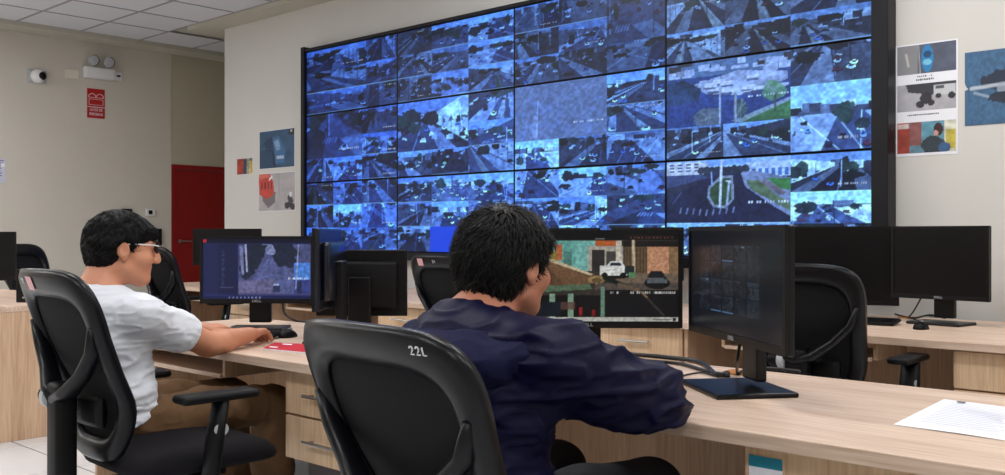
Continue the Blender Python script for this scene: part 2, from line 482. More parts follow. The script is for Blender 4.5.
# door
d = thing('door_1', 'dark red door in the left wall beside the video wall corner', 'door', (UL, 6.385, 0)); struct(d)
MB().rbox((-.03, 0, 1.02), (.05, .98, 2.02), .004, 1).build('door_leaf', M_DOOR, d)
fr = MB()
fr.b2((-.1, -.535, 0), (.012, -.49, 2.09)); fr.b2((-.1, .49, 0), (.012, .535, 2.09)); fr.b2((-.1, -.49, 2.035), (.012, .49, 2.09))
fr.build('door_frame', M_DOOR, d)
h = MB(); h.tube([(0, -.42, 1.16), (.06, -.42, 1.16), (.065, -.40, 1.16), (.065, -.30, 1.16)], .009)
h.lathe([(.025, 0), (.025, .012)], 14, (-.004, -.42, 1.16), Matrix.Rotation(PI / 2, 3, 'Y'))
h.build('door_handle', M_STEEL, d, True)

# ceiling
ceil = MB().b2((UL - .2, VB - .2, CEIL + .012), (UR + .2, VA + .2, CEIL + .1)).build('ceiling', M_PLASTER); struct(ceil)
CP = 0.67; CU, CV = -10.575, 5.286
sl = MB()                                   # plaster margins beside the tile field, slightly lower than the tiles
sl.b2((UL, VB, CEIL - .05), (CU, VA, CEIL + .012))
sl.b2((UCOR - .34, CV, CEIL - .05), (UR, VF, CEIL + .012))
sl.b2((UCOR - .34, VF, CEIL - .05), (UCOR, VA, CEIL + .012))
sl.build('plaster_margin', M_PLASTER, ceil)
ct = MB().rbox((0, 0, 0), (CP - .022, CP - .022, .014), .003, 1)
ct_me = None; cst = MB()
lit = []
for i in range(0, 21):
    for j in range(-3, 13):
        x0 = CU + i * CP; y1 = CV - j * CP; x1 = x0 + CP; y0 = y1 - CP
        if x0 > UR or y1 < VB + .1: continue
        x1 = min(x1, UR); y0 = max(y0, VB)
        if j < 0 and x1 > UCOR - .3: continue
        if any(abs((x0 + x1) / 2 - a) < .93 and abs((y0 + y1) / 2 - b) < .35 for a, b in LIGHT_POS): pass
        full = x1 - x0 > CP - .01 and y1 - y0 > CP - .01
        if full and x0 < -5.2 and y0 > 1.2:
            if ct_me is None:
                o = ct.build('ceiling_tile', M_TILE, ceil); ct_me = o.data
            else:
                o = bpy.data.objects.new('ceiling_tile', ct_me); COL.objects.link(o); o.parent = ceil
            o.location = ((x0 + x1) / 2, (y0 + y1) / 2, CEIL + .003)
        else:
            cst.b2((x0 + .011, y0 + .011, CEIL - .004), (x1 - .011, y1 - .011, CEIL + .01))
tag(cst.build('ceiling_tile_field', M_TILE, ceil), kind='stuff')
for i in range(1, 21):
    x = CU + i * CP
    if x < UR:
        MB().b2((x - .012, VB, CEIL - .008), (x + .012, CV if x > UCOR - .34 else VA, CEIL)).build('grid_bar', M_TBAR, ceil)
for j in range(-3, 13):
    y = CV - j * CP
    if y > VB:
        MB().b2((CU, y - .012, CEIL - .0085), (UR if j >= 0 else UCOR - .34, y + .012, CEIL + .0005)).build('grid_bar', M_TBAR, ceil)

for i, (lx, ly) in enumerate(LIGHT_POS):  # housings for the unseen lamps, the added left pair included
    t = thing('unseen_troffer', 'unseen fluorescent ceiling light panel assumed above the control room', 'ceiling light', (lx, ly, CEIL - .01), 0, 'ceiling light panels overhead')
    f = MB(); f.b2((-.63, -.33, -.03), (-.6, .33, -.002)); f.b2((.6, -.33, -.03), (.63, .33, -.002)); f.b2((-.6, -.33, -.03), (.6, -.3, -.002)); f.b2((-.6, .3, -.03), (.6, .33, -.002))
    f.build('housing', M_WHITE, t)
    MB().b2((-.6, -.3, -.02), (.6, .3, -.004)).build('diffuser', M_DIFF, t)

# ------------------------------------------------------------------ the video wall
W0, W1 = onv(306.5, 150, VF - .09)[0], onv(873, 150, VF - .09)[0]
COLS = [onv(x, 150, VF - .09)[0] for x in (306.5, 397.5, 514.5, 666, 873)]
ROWZ = [onv(306.5, y, VF - .09)[2] for y in (52.5, 116.3, 183.3)]
ROWZ.append(2 * ROWZ[2] - ROWZ[1])
ZB = ROWZ[3]
vw = thing('video_wall', 'large video wall of twelve joined screens showing bluish street camera pictures', 'video wall', ((W0 + W1) / 2, VF, 0))
VY = -0.09                                  # front of the panels
TW = W1 - W0; TH = ROWZ[0] - ROWZ[3]; FRW = onv(888, 150, VF - .12)[0] - W1
def vpart(name, lo, hi, m=M_FRAME): return MB().rbox([(a + b) / 2 for a, b in zip(lo, hi)], [b - a for a, b in zip(lo, hi)], .004, 1).build(name, m, vw)
vpart('side_frame', (-TW / 2 - .055, VY - .03, ZB - .07), (-TW / 2, -.002, ZB + TH + .05))
vpart('side_frame', (TW / 2, VY - .03, ZB - .07), (TW / 2 + FRW, -.002, ZB + TH + .05))
vpart('top_frame', (-TW / 2, VY - .02, ZB + TH), (TW / 2, -.002, ZB + TH + .03))
vpart('bottom_frame', (-TW / 2, VY - .02, ZB - .07), (TW / 2, -.002, ZB))

def roadmap(c):  # big bottom right picture: roundabout avenue
    c.a[:] = (34, 44, 74); c.a *= (0.8 + .4 * c.noise(8))[..., None]
    c.rect(0, 0, 1, .16, (150, 185, 235)); c.rect(.34, .0, .7, .10, (120, 165, 235))
    c.rect(0, .05, .36, .26, (178, 188, 205)); c.rect(.02, .02, .13, .2, (196, 202, 214)); c.rect(.16, .03, .30, .18, (205, 210, 220))
    for k in range(4):
        for q in range(3): c.rect(.03 + .07 * k, .05 + .05 * q, .07 + .07 * k, .075 + .05 * q, (70, 90, 130))
    c.poly([(0, .3), (.38, .2), (.38, .3), (0, .55)], (40, 48, 70))
    c.poly([(0, .22), (.3, .22), (.36, .28), (0, .42)], (58, 72, 110))
    c.rect(.66, .08, 1, .3, (170, 195, 230)); 
    for k in range(6): c.rect(.71 + .05 * k, .17, .735 + .05 * k, .28, (70, 110, 175))
    c.rect(.36, .12, .66, .22, (62, 76, 110))
    for k in range(9): c.ell(.3 + .045 * k, .17, .03, .06, (36, 48, 66), .9, .8)
    c.poly([(.3, .3), (.66, .22), (.8, .45), (1.05, .85), (1.05, 1.05), (-.05, 1.05), (-.05, .75), (.2, .42)], (30, 38, 66), 1, .15)
    c.poly([(.62, .22), (.72, .2), (1.05, .35), (1.05, .95), (.86, .72), (.66, .44)], (120, 134, 168), 1, .15)
    c.poly([(.66, .34), (.76, .34), (.88, .55), (1.02, .72), (1.02, .84), (.86, .66), (.7, .48)], (88, 110, 84), 1, .25)
    c.poly([(.82, .32), (1.02, .34), (1.02, .52), (.92, .48)], (58, 116, 66), 1, .25)
    c.poly([(.76, .36), (.82, .34), (.98, .55), (.92, .58)], (118, 112, 124), 1, .2)
    c.poly([(.36, .42), (.46, .26), (.56, .26), (.57, .62), (.5, .76), (.4, .74), (.35, .58)], (128, 140, 160))
    c.poly([(.38, .44), (.47, .3), (.54, .3), (.55, .62), (.49, .72), (.41, .7), (.37, .56)], (52, 84, 60), 1, .35)
    for k in range(9): c.line(.13 + .055 * k, .78 - .01 * abs(k - 4), .12 + .055 * k, .86 - .01 * abs(k - 4), .006, (140, 156, 195), .8)
    c.line(.13, .5, .06, .66, .005, (90, 105, 150), .7)
    c.line(.468, .02, .455, .72, .010, (200, 212, 235)); c.line(.53, .34, .512, .68, .008, (165, 180, 210)); c.line(.505, .34, .54, .35, .006, (200, 210, 230))
    c.line(.385, .2, .39, .4, .006, (140, 165, 215))
    c.stamp(.68, .66, 15, .021, .03); c.rect(0, .97, 1, 1, (150, 195, 245))

def junction(c):  # big middle right picture: trees and a crossing
    c.a[:] = (44, 70, 126); c.a *= (0.75 + .5 * c.noise(8, 3))[..., None]
    c.rect(0, 0, 1, .24, (80, 110, 150)); 
    r = c.rng
    for k in range(26): 
        x = r.uniform(0, 1); y = r.uniform(-.02, .3); t = r.choice([60, 190, 205, 150]); c.rect(x, y, x + r.uniform(.05, .16), y + r.uniform(.04, .12), (t * .8, t * .9, t * 1.1))
    c.poly([(.2, .36), (.6, .2), (.98, .3), (.98, .42), (.62, .58), (.3, .5)], (150, 168, 205), 1, .3)
    for k in range(12):
        x = r.uniform(.3, .9); y = r.uniform(.28, .5); c.rect(x, y, x + .1, y + .06, (190, 205, 232), .8); c.rect(x, y + .06, x + .09, y + .09, (70, 84, 120), .8)
    c.poly([(0, .35), (.25, .38), (.4, .6), (.62, .66), (1, .5), (1, .66), (.7, .92), (.4, 1.02), (0, 1.02)], (38, 62, 118), 1, .2)
    c.poly([(0, .28), (.16, .26), (.3, .42), (.28, .6), (.05, .64), (0, .6)], (36, 66, 104), 1, .6)
    c.poly([(.62, .92), (1, .72), (1, 1), (.6, 1)], (62, 112, 78), 1, .3)
    c.poly([(.55, .96), (1, .68), (1, .73), (.62, 1)], (140, 158, 180), .8)
    for cx, cy, rx, ry, g in ((.36, .88, .12, .16, (84, 100, 116)), (.62, .78, .05, .14, (54, 80, 82)), (.88, .56, .075, .13, (92, 146, 110))):
        c.ell(cx, cy, rx, ry, g, .85, .9)
        for k in range(18): c.line(cx, cy, cx + r.uniform(-rx, rx), cy + r.uniform(-ry, ry), .003, (130, 150, 160), .5)
    c.line(.885, .64, .885, .86, .007, (70, 80, 80)); c.line(.455, .4, .455, .98, .008, (150, 165, 190)); c.line(.58, .55, .58, .98, .01, (140, 150, 170))
    c.stamp(.68, .6, 15, .021, .03)

def haze(c):     # hazy grey-blue building picture
    n = c.noise(5, 3); c.a[:] = np.array((92, 114, 156)) * (0.85 + .3 * n)[..., None]
    r = c.rng
    for k in range(26):
        x = r.uniform(0, .9); y = r.uniform(.2, .9); c.rect(x, y, x + r.uniform(.02, .1), y + r.uniform(.05, .25), (90, 118, 180), .35)
    c.line(.27, .3, .25, 1, .006, (150, 175, 225), .7); c.rect(.2, .55, .27, .95, (140, 165, 215), .5); c.line(.38, .2, .38, .7, .004, (60, 84, 140), .6)
    c.stamp(.66, .72, 14, .022, .035)

def panel(ci, ri, w, h):
    tints = [(.38, .62, 1.30), (.52, .74, 1.30), (.53, .76, 1.30), (.66, .85, 1.26)]
    br = [.92, .98, 1.0, 1.02][ci] * [1.0, 1.08, 1.1][ri] * (0.86 if ri == 0 else 1)
    P = Canvas(w, h, (20, 40, 90), 100 + ci * 7 + ri)
    third = [0, 1 / 3, 2 / 3, 1]
    cells = []
    big = {(3, 2): roadmap, (3, 1): junction, (2, 1): haze, (1, 1): 's', (0, 1): 's'}.get((ci, ri))
    tx = [0, .32, .64, 1]
    if (ci, ri) == (0, 0):
        cells = [((0, 0, .68, .34), None), ((0, .34, .68, .67), None), ((0, .67, .68, 1), None), ((.68, 0, 1, .33), None), ((.68, .33, 1, .67), None), ((.68, .67, 1, 1), None)]
    elif big:
        cells = [((0, 0, .64, .66), big), ((.64, 0, 1, .36), None), ((.64, .36, 1, .66 if ci != 3 else .7 + .3 * (ri == 1)), None)]
        if (ci, ri) == (3, 1): cells += [((0, .66, .31, 1), None), ((.31, .66, .64, 1), None)]
        else: cells += [((tx[k], .66, tx[k + 1], 1), None) for k in range(3)]
    elif (ci, ri) == (2, 0):
        cells = [((tx[k], .66, tx[k + 1], 1), None) for k in range(3)] + [((0, 0, .32, .34), None), ((.32, 0, .64, .34), None), ((0, .34, .32, .66), None), ((.32, .34, .64, .66), None), ((.64, 0, 1, .66), None)]
    else:
        cells = [((tx[a], third[b], tx[a + 1], third[b + 1]), None) for a in range(3) for b in range(3)]
    for q, ((x0, y0, x1, y1), fn) in enumerate(cells):
        px0, px1, py0, py1 = round(x0 * w), round(x1 * w), round(y0 * h), round(y1 * h)
        sd = 1000 + ci * 331 + ri * 77 + q * 13
        if callable(fn):
            c = Canvas(px1 - px0, py1 - py0, (60, 80, 120), sd); fn(c)
            c.a *= (0.80 + .4 * c.noise((px1 - px0) / 2.5, 1))[..., None] * np.array((.86, .98, 1.16))
        else:
            rr = np.random.default_rng(sd)
            c = street(px1 - px0, py1 - py0, sd, rr.random() < .75, tints[ci], br * rr.uniform(.8, 1.15))
        P.paste(c, px0, py0)
    if (ci, ri) == (1, 2): P.rect(.30, .66, .68, 1, (24, 70, 225))
    return P
res = [(110, 84), (132, 92), (168, 104), (220, 122)]
for ci in range(4):
    for ri in range(3):
        PW = COLS[ci + 1] - COLS[ci]; PH = ROWZ[ri] - ROWZ[ri + 1]
        px = (COLS[ci] + COLS[ci + 1]) / 2 - (W0 + W1) / 2; pz = (ROWZ[ri] + ROWZ[ri + 1]) / 2
        b = MB().rbox((0, .04, 0), (PW - .003, .08, PH - .003), .004, 1).build('display_panel', M_MON, vw)
        b.location = (px, VY, pz)
        painted('screen', PW - .016, PH - .016, panel(ci, ri, *res[ci]), M_SCREEN, b, (0, -.002, 0))

# ------------------------------------------------------------------ things on the walls
def wallbox(name, label, cat, p, size, m, r=.004):
    o = MB().rbox((0, 0, 0), size, r, 2).build(name, m); o.location = p
    return tag(o, label, cat)
LX = UL + .001
# emergency light
p = onu(97, 74, UL)
t = thing('emergency_light', 'white emergency light with two round lamps above the red sign', 'emergency light', (UL, p[1], p[2]))
MB().rbox((.05, 0, 0), (.1, .34, .125), .014, 3).build('battery_box', M_WHITE, t, True)
for s in (-1, 1):
    l = MB().lathe([(.02, -.03), (.05, -.02), (.064, .02), (.066, .034), (.058, .036)], 18, (.09, s * .09, .135), Matrix.Rotation(PI / 2, 3, 'Y') @ Matrix.Rotation(.25, 3, 'Y')).build('lamp_head', M_CHROME, t, True)
    MB().lathe([(.056, 0), (.05, .008), (.0, .012)], 18, (.124, s * .09, .13), Matrix.Rotation(PI / 2, 3, 'Y') @ Matrix.Rotation(.25, 3, 'Y')).build('lens', M_SILVER, l, True)
    MB().tube([(.06, s * .09, .05), (.07, s * .09, .12)], .012).build('bracket', M_SILVER, t)
MB().rbox((.02, .235, .0), (.04, .09, .1), .005, 2).build('junction_box', M_WHITE, t)
MB().rbox((.042, .235, .0), (.004, .04, .02), .001, 1).build('socket', M_PLAS, t)
p = onu(71.5, 74.5, UL)
wallbox('wall_plate', 'blank cream wall plate left of the emergency light', 'wall plate', (UL + .009, p[1], p[2]), (.016, .15, .1), mat('cream_plastic', srgb(224, 217, 200), .5))
# surveillance camera
p = onu(36.5, 76.5, UL)
t = thing('security_camera', 'white turret camera with black eye on the left wall', 'camera', (UL, p[1], p[2]))
MB().rbox((.012, 0, 0), (.022, .2, .14), .008, 2).build('base_plate', M_SILVER, t)
MB().lathe([(.075, 0), (.078, .03), (.07, .06), (.045, .085), (.0, .09)], 22, (.02, .0, 0), Matrix.Rotation(PI / 2, 3, 'Y')).build('shell', M_WHITE, t, True)
MB().lathe([(.052, .0), (.05, .02), (.03, .04), (.0, .045)], 20, (.075, .02, .0), Matrix.Rotation(PI / 2, 3, 'Y')).build('eye', M_OFF, t, True)

# text meshes
def text_mesh(s, size, name, m, parent, loc, rot=(PI / 2, 0, 0), ext=.0006, align='CENTER'):
    cu = bpy.data.curves.new(name, 'FONT'); cu.body = s; cu.size = size; cu.extrude = ext
    cu.align_x = align; cu.align_y = 'CENTER'; cu.resolution_u = 2
    ob = bpy.data.objects.new(name, cu); COL.objects.link(ob)
    dg = bpy.context.evaluated_depsgraph_get()
    me = bpy.data.meshes.new_from_object(ob.evaluated_get(dg))
    bpy.data.objects.remove(ob, do_unlink=True); bpy.data.curves.remove(cu)
    me.name = name
    o = mesh_obj(name, me, m, parent); o.location = loc; o.rotation_euler = rot
    return o
RL = (PI / 2, 0, PI / 2)                   # facing +x from the left wall
p0 = onu(87, 88, UL); p1 = onu(104.5, 119, UL)
t = thing('emergency_light_sign', 'red emergency light sign with white lettering under the twin lamps', 'sign', (UL + .001, (p0[1] + p1[1]) / 2, (p0[2] + p1[2]) / 2))
sw, sh = p1[1] - p0[1], p0[2] - p1[2]
MB().b2((0, -sw / 2, -sh / 2), (.006, sw / 2, sh / 2)).build('plate', M_SIGN, t)
MB().b2((.006, -sw / 2, -.135 * sh), (.0075, sw / 2, -.115 * sh)).build('divider', M_PAPER, t)
ic = MB()
for s in (-1, 1):
    ic.tube([(.007, s * sw * .22 + .042 * math.cos(a * PI / 7), .21 * sh + .04 * math.sin(a * PI / 7)) for a in range(8)], .006, 4)
    ic.tube([(.007, s * sw * .22 - .045, .2 * sh), (.007, s * sw * .22 + .045, .2 * sh)], .005, 4)
for a, b in (((-.4, .14), (.4, .14)), ((-.4, -.05), (.4, -.05)), ((-.4, .14), (-.4, -.05)), ((.4, .14), (.4, -.05))):
    ic.tube([(.007, a[0] * sw, a[1] * sh), (.007, b[0] * sw, b[1] * sh)], .004, 4)
ic.build('lamp_symbol', M_PINK, t)
text_mesh('LUCES DE', .042, 'lettering', M_PAPER, t, (.0078, 0, -.22 * sh), RL).scale = (.8, 1, 1)
text_mesh('EMERGENCIA', .042, 'lettering', M_PAPER, t, (.0078, 0, -.37 * sh), RL).scale = (.62, 1, 1)
# thermostat, dark wall box, paper notice
p = onu(150, 212.5, UL)
t = thing('thermostat', 'small white thermostat with black display near the red door', 'thermostat', (UL, p[1], p[2]))
MB().rbox((.012, 0, 0), (.022, .11, .085), .004, 2).build('case', M_WHITE, t)
MB().b2((.0225, -.028, -.022), (.0245, .02, .026)).build('display', M_OFF, t)
p = onu(126, 211, UL)
wallbox('wall_socket_box', 'small dark box on the left wall behind the seated man in white', 'wall box', (UL + .02, p[1], p[2]), (.035, .12, .05), M_PLAS)
p = onu(156, 237, UL)
t = thing('card_reader', 'dark grey access reader on the wall beside the red door', 'card reader', (UL, p[1], p[2]))
MB().rbox((.018, 0, 0), (.032, .12, .2), .006, 2).build('case', M_PLAS, t); MB().b2((.034, -.04, .02), (.036, .04, .075)).build('keypad', M_MON, t)
p0 = onu(-6, 158, UL); p1 = onu(5.5, 183, UL)
cv = Canvas(24, 40, (206, 206, 222), 5); r = cv.rng
for k in range(9): cv.rect(.1, .08 + k * .1, .1 + r.uniform(.4, .8), .12 + k * .1, (110, 105, 150), .8)
cv.rect(.6, .2, .9, .34, (235, 235, 245))
o = painted('paper_notice', p1[1] - p0[1], p0[2] - p1[2], cv, M_PHOTO, None, (UL + .004, (p0[1] + p1[1]) / 2, (p0[2] + p1[2]) / 2), (0, 0, PI / 2))
tag(o, 'pale printed notice on the left wall at the picture edge', 'notice')

# photographs on the video wall's wall
def wallphoto(name, label, x0, x1, y0, y1, cv, border=None):
    a = onv(x0, y0, VF); b = onv(x1, y1, VF); a2 = onv(x0, y1, VF)
    wm = b[0] - a[0]; hm = a[2] - a2[2]
    t = thing(name, label, 'photo', ((a[0] + b[0]) / 2, VF, (a[2] + a2[2]) / 2))
    MB().box((0, -.0015, 0), (wm, .002, hm)).build('print_sheet', M_PAPER, t)
    return t, wm, hm
def car_photo():
    c = Canvas(60, 60, (52, 84, 118), 3); c.a *= (.8 + .4 * c.noise(7, 3))[..., None]
    c.rect(0, .5, .55, 1, (44, 72, 104)); c.poly([(.15, .3), (.35, .16), (.5, .4), (.42, .62), (.2, .55)], (38, 62, 92)); c.poly([(.38, .22), (.56, .16), (.75, .55), (.72, .86), (.48, .9)], (62, 108, 158))
    c.poly([(.42, .3), (.55, .25), (.62, .5), (.5, .56)], (130, 165, 200)); c.rect(.5, .68, .7, .76, (170, 190, 215)); c.rect(.84, .02, .98, .16, (30, 36, 44)); c.rect(.88, .03, .93, .1, (190, 190, 190))
    c.line(.4, .62, .44, .95, .03, (30, 48, 70)); c.rect(0, .47, 1, .49, (70, 100, 134), .6); return c
def bus_photo():
    c = Canvas(60, 60, (176, 172, 176), 4); c.a *= (.9 + .2 * c.noise(6, 3))[..., None]
    c.poly([(.1, .55), (.48, .5), (.46, .78), (.28, .92), (.12, .72)], (120, 112, 118)); c.poly([(.02, .08), (.32, .02), (.42, .25), (.44, .56), (.24, .68), (.03, .55)], (196, 72, 62), 1, .12)
    for k in range(4): c.rect(.08 + .09 * k, .24, .12 + .09 * k, .42, (120, 36, 36))
    c.poly([(.02, .02), (.3, 0), (.3, .1), (.04, .16)], (214, 110, 98)); c.poly([(.3, .14), (.38, .06), (.4, .12), (.3, .2)], (235, 235, 235))
    c.ell(.87, .72, .07, .16, (60, 52, 58), .9, .7); c.ell(.8, .86, .08, .08, (44, 40, 46), .9, .5); c.ell(.93, .9, .07, .08, (44, 40, 46), .9, .5); c.ell(.88, .58, .04, .07, (225, 225, 235))
    c.line(.56, 0, .58, .6, .008, (150, 146, 150)); return c
t, a, b = wallphoto('photo_print', 'blue toned printed photo of cars above the red bus photo', 259.5, 295, 132, 169.5, None)
painted('picture', a * .98, b * .98, car_photo(), M_PHOTO, t, (0, -.003, 0))
t, a, b = wallphoto('photo_print', 'printed photo of a red bus and motorcycle left of the video wall', 258.5, 295.5, 174, 211.5, None)
painted('picture', a * .98, b * .98, bus_photo(), M_PHOTO, t, (0, -.003, 0))
c = Canvas(24, 24, (92, 92, 100), 6); c.rect(0, 0, .42, 1, (168, 60, 44)); c.rect(.42, .1, .62, .95, (52, 66, 84)); c.rect(.62, 0, .8, 1, (150, 140, 130)); c.rect(.8, .2, 1, 1, (196, 178, 90)); c.a *= (.75 + .5 * c.noise(6))[..., None]
t, a, b = wallphoto('photo_print', 'tiny snapshot with red patch left of the blue car photo', 237, 253, 159, 175, None)
painted('picture', a * .97, b * .97, c, M_PHOTO, t, (0, -.003, 0))
# sheet with three photographs on the right
t, a, b = wallphoto('photo_sheet', 'white sheet with three captioned street photos right of the video wall', 896, 958, 46.5, 157, None)
def sub(n, y0, y1, cv): painted('picture', a * .95, b * (y1 - y0), cv, M_PHOTO, t, (.0, -.003, b / 2 - b * (y0 + y1) / 2))
c = Canvas(64, 36, (84, 92, 112), 8); c.a *= (.8 + .35 * c.noise(8, 3))[..., None]; c.rect(0, 0, .36, 1, (150, 150, 152), .8); c.line(.16, .3, .2, .7, .02, (196, 190, 186)); c.line(.37, 0, .4, 1, .008, (190, 190, 190))
c.ell(.52, .5, .1, .46, (40, 130, 190)); c.ell(.52, .36, .07, .12, (24, 70, 110)); c.ell(.52, .62, .075, .1, (120, 196, 226)); sub(0, .012, .27, c)
c = Canvas(64, 36, (172, 172, 180), 9); c.a *= (.9 + .2 * c.noise(8, 3))[..., None]; c.poly([(.15, 0), (1, 0), (1, .4), (.6, .45), (.2, .3)], (54, 56, 66)); c.rect(.62, .1, .98, .46, (196, 200, 206)); c.rect(.66, .14, .8, .26, (80, 86, 96)); c.ell(.92, .52, .06, .12, (40, 40, 44)); c.ell(.7, .5, .05, .09, (40, 40, 44))
c.ell(.4, .76, .07, .13, (34, 34, 40), .9); c.ell(.58, .72, .06, .12, (34, 34, 40), .9); c.ell(.5, .55, .1, .2, (40, 40, 48), .95, .5); sub(1, .36, .60, c)
c = Canvas(64, 40, (90, 130, 150), 10); c.rect(0, 0, .2, 1, (176, 80, 62)); c.rect(.0, .2, .22, 1, (150, 62, 50)); c.rect(.22, .0, .42, .75, (136, 84, 84)); c.rect(.42, 0, .78, .7, (92, 150, 172)); c.rect(.8, 0, 1, 1, (206, 206, 190)); c.rect(.83, .3, .98, .9, (186, 172, 70))
c.ell(.7, .28, .08, .2, (54, 30, 34)); c.ell(.66, .4, .04, .1, (214, 160, 150)); c.ell(.62, .78, .2, .3, (40, 52, 62), .95, .4); c.ell(.8, .85, .1, .16, (50, 86, 130)); c.rect(.02, .04, .2, .2, (214, 214, 220), .8); c.a *= (.75 + .5 * c.noise(9, 3))[..., None]; sub(2, .70, .975, c)
M_INK = mat('ink', srgb(40, 40, 48), .7)
rgc = random.Random(11)
for zz, n, hh in ((.295, 8, .011), (.325, 9, .016), (.635, 17, .012)):       # caption lines too small to read
    cm = MB(); x = -n * .0085
    for k in range(n):
        wd = rgc.uniform(.006, .012)
        if rgc.random() > .12: cm.box((x + wd / 2, -.0036, rgc.uniform(-.001, .001)), (wd, .0004, hh * rgc.uniform(.7, 1)))
        x += wd + .006
    cm = tag(cm.build('caption', M_INK, t), kind='stuff'); cm.location = (0, 0, b / 2 - b * zz); cm.scale = (.7, 1, .7)
# blue motorcycle photograph at the right edge
A = onv(965, 53, VF); B = onv(1034, 127, VF); A2 = onv(965, 126, VF)
wm, hm = B[0] - A[0], A[2] - A2[2]
t = thing('photo_print', 'blue toned photo of a motorcycle, torn at its left edge', 'photo', ((A[0] + B[0]) / 2, VF, (A[2] + A2[2]) / 2))
MB().prism([(-wm / 2, hm / 2), (-wm / 2, .08 * hm), (-wm * .47, .02 * hm), (-wm * .43, .0), (-wm / 2, -.02 * hm), (-wm / 2, -hm / 2), (wm / 2, -hm / 2), (wm / 2, hm / 2)], -.003, -.001).build('print_sheet', mat('photo_blue_edge', srgb(62, 100, 136), .5), t)
c = Canvas(90, 70, (60, 100, 138), 12); c.a *= (.8 + .4 * c.noise(30, 2))[..., None]
c.ell(.52, .42, .3, .14, (30, 42, 62), .95, .7); c.ell(.8, .34, .2, .2, (26, 34, 50), .9, .6); c.line(.05, .5, .8, .46, .02, (190, 200, 212), .9); c.line(.1, .56, .5, .68, .015, (150, 168, 190), .9); c.line(.5, .52, .95, .5, .05, (160, 172, 190), .8); c.ell(.6, .64, .3, .08, (28, 36, 52), .9, .6)
painted('picture', wm * .95, hm * .99, c, M_PHOTO, t, (wm * .025, -.0042, 0))
# ------------------------------------------------------------------ desks
DZ = 0.79
def handle(parent, c, wd):
    m = MB(); y = c[1]
    m.tube([(c[0] - wd / 2, y - .028, c[2]), (c[0] + wd / 2, y - .028, c[2])], .006, 8)
    for s in (-1, 1): m.tube([(c[0] + s * wd * .36, y, c[2]), (c[0] + s * wd * .36, y - .028, c[2])], .005, 6)
    return m.build('handle', M_STEEL, parent, True)

def desk(name, label, u0, u1, v0, v1, ped=None, z=DZ, nd=2, tray=None, grommets=(), pz=None, group=None, pedside=True):
    """desk along u, worked at from the v0 side; ped = (ua, ub) drawer pedestal"""
    t = thing(name, label, 'desk', ((u0 + u1) / 2, v0, 0), 0, group)
    L = u1 - u0; D = v1 - v0; ox = (u0 + u1) / 2
    MB().rbox((0, D / 2, z - .0175), (L - .004, D, .035), .003, 2).build('desktop', M_WT, t)
    for s in (-1, 1):
        MB().rbox((s * (L / 2 - .014), D / 2 + .02, (z - .036) / 2), (.022, D - .06, z - .036), .002, 1).build('end_panel', M_WE, t)
    MB().rbox((0, D - .12, (z - .036) / 2 + .06), (L - .056, .018, z - .036 - .12), .002, 1).build('modesty_panel', M_WE, t)
    if ped:
        a, b = ped[0] - ox, ped[1] - ox; b = min(b, L / 2 - .027)
        zt = z - .037; zb = pz if pz is not None else 0.03
        MB().rbox(((a + b) / 2, D / 2 - .035, (zt + zb) / 2), (b - a, D - .23, zt - zb), .002, 1).build('pedestal', M_WE, t)
        hh = (zt - zb - .006) / nd
        for k in range(nd):
            zc = zt - .004 - hh * (k + .5)
            d = MB().rbox(((a + b) / 2, .069, zc), (b - a - .002, .020, hh - .008), .003, 2).build('drawer', M_WF, t)
            handle(d, ((a + b) / 2, .059, zc + .0), min(.2, (b - a) * .4))
    if tray:
        a, b = tray[0] - ox, tray[1] - ox
        MB().rbox(((a + b) / 2, .25, z - .115), (b - a, .38, .018), .002, 1).build('keyboard_tray', M_WT, t)
        for x in (a - .011, b + .011):
            MB().rbox((x, .25, z - .078), (.018, .36, .08), .002, 1).build('tray_bracket', M_WF, t)
    for g in grommets:
        MB().lathe([(.0, 0), (.05, 0), (.05, .004), (.038, .006), (.036, .004), (0, .004)], 18, (g[0] - ox, g[1] - v0, z + .0004)).build('cable_grommet', M_ORANGE, t, True)
    return t
V0, V1 = 2.0, 2.93          # front row
R0, R1 = 4.27, 5.42         # row under the video wall
gC = at(739, 373, DZ)
desk('office_desk', 'oak desk where the man in the white T-shirt works', -4.55, -2.495, V0, V1, (-3.0, -2.5), nd=2, pz=.42, tray=(-4.35, -3.45))
D2 = desk('office_desk', 'long oak desk in the foreground holding the angled monitor and white paper', -2.49, 0.2, V0, V1, (-1.135, -.1), nd=2, pz=.1, grommets=[(gC[0], gC[1])])
gR = at(908, 318, DZ)
for i, (a, b) in enumerate(((-8.40, -6.53), (-6.525, -4.63), (-4.625, -2.735), (-2.73, -.2))):
    desk('office_desk', ['oak desk with dark monitor under the left end of the video wall', 'oak desk below the video wall behind the middle empty chair',
                         'oak desk with drawers directly behind the middle monitor', 'oak desk with two black monitors under the photo sheet'][i],
         a, b, R0, R1, (((-7.1, -6.55), (-5.2, -4.65), (-3.31, -2.76), (-1.40, -.25))[i]), nd=3, pz=.25,
         tray=((-8.2, -7.3), (-6.3, -5.4), None, (-2.5, -1.75))[i], grommets=[(gR[0], gR[1])] if i == 3 else ())
desk('office_desk', 'oak desk at far left with its plain end panel to the aisle', -8.1, -6.1, V0, V1, None, z=.81)
# sticker on the foreground pedestal
p = onv(765, 468, V0 + .055)
t = thing('asset_sticker', 'teal and white sticker on the foreground desk front', 'sticker', (p[0], V0 + .0575, p[2] - .01))
MB().box((0, 0, 0), (.085, .001, .07)).build('paper', M_PAPER, t)
MB().box((0, -.0008, .022), (.085, .001, .026)).build('teal_band', mat('teal_print', srgb(40, 140, 165), .5), t)

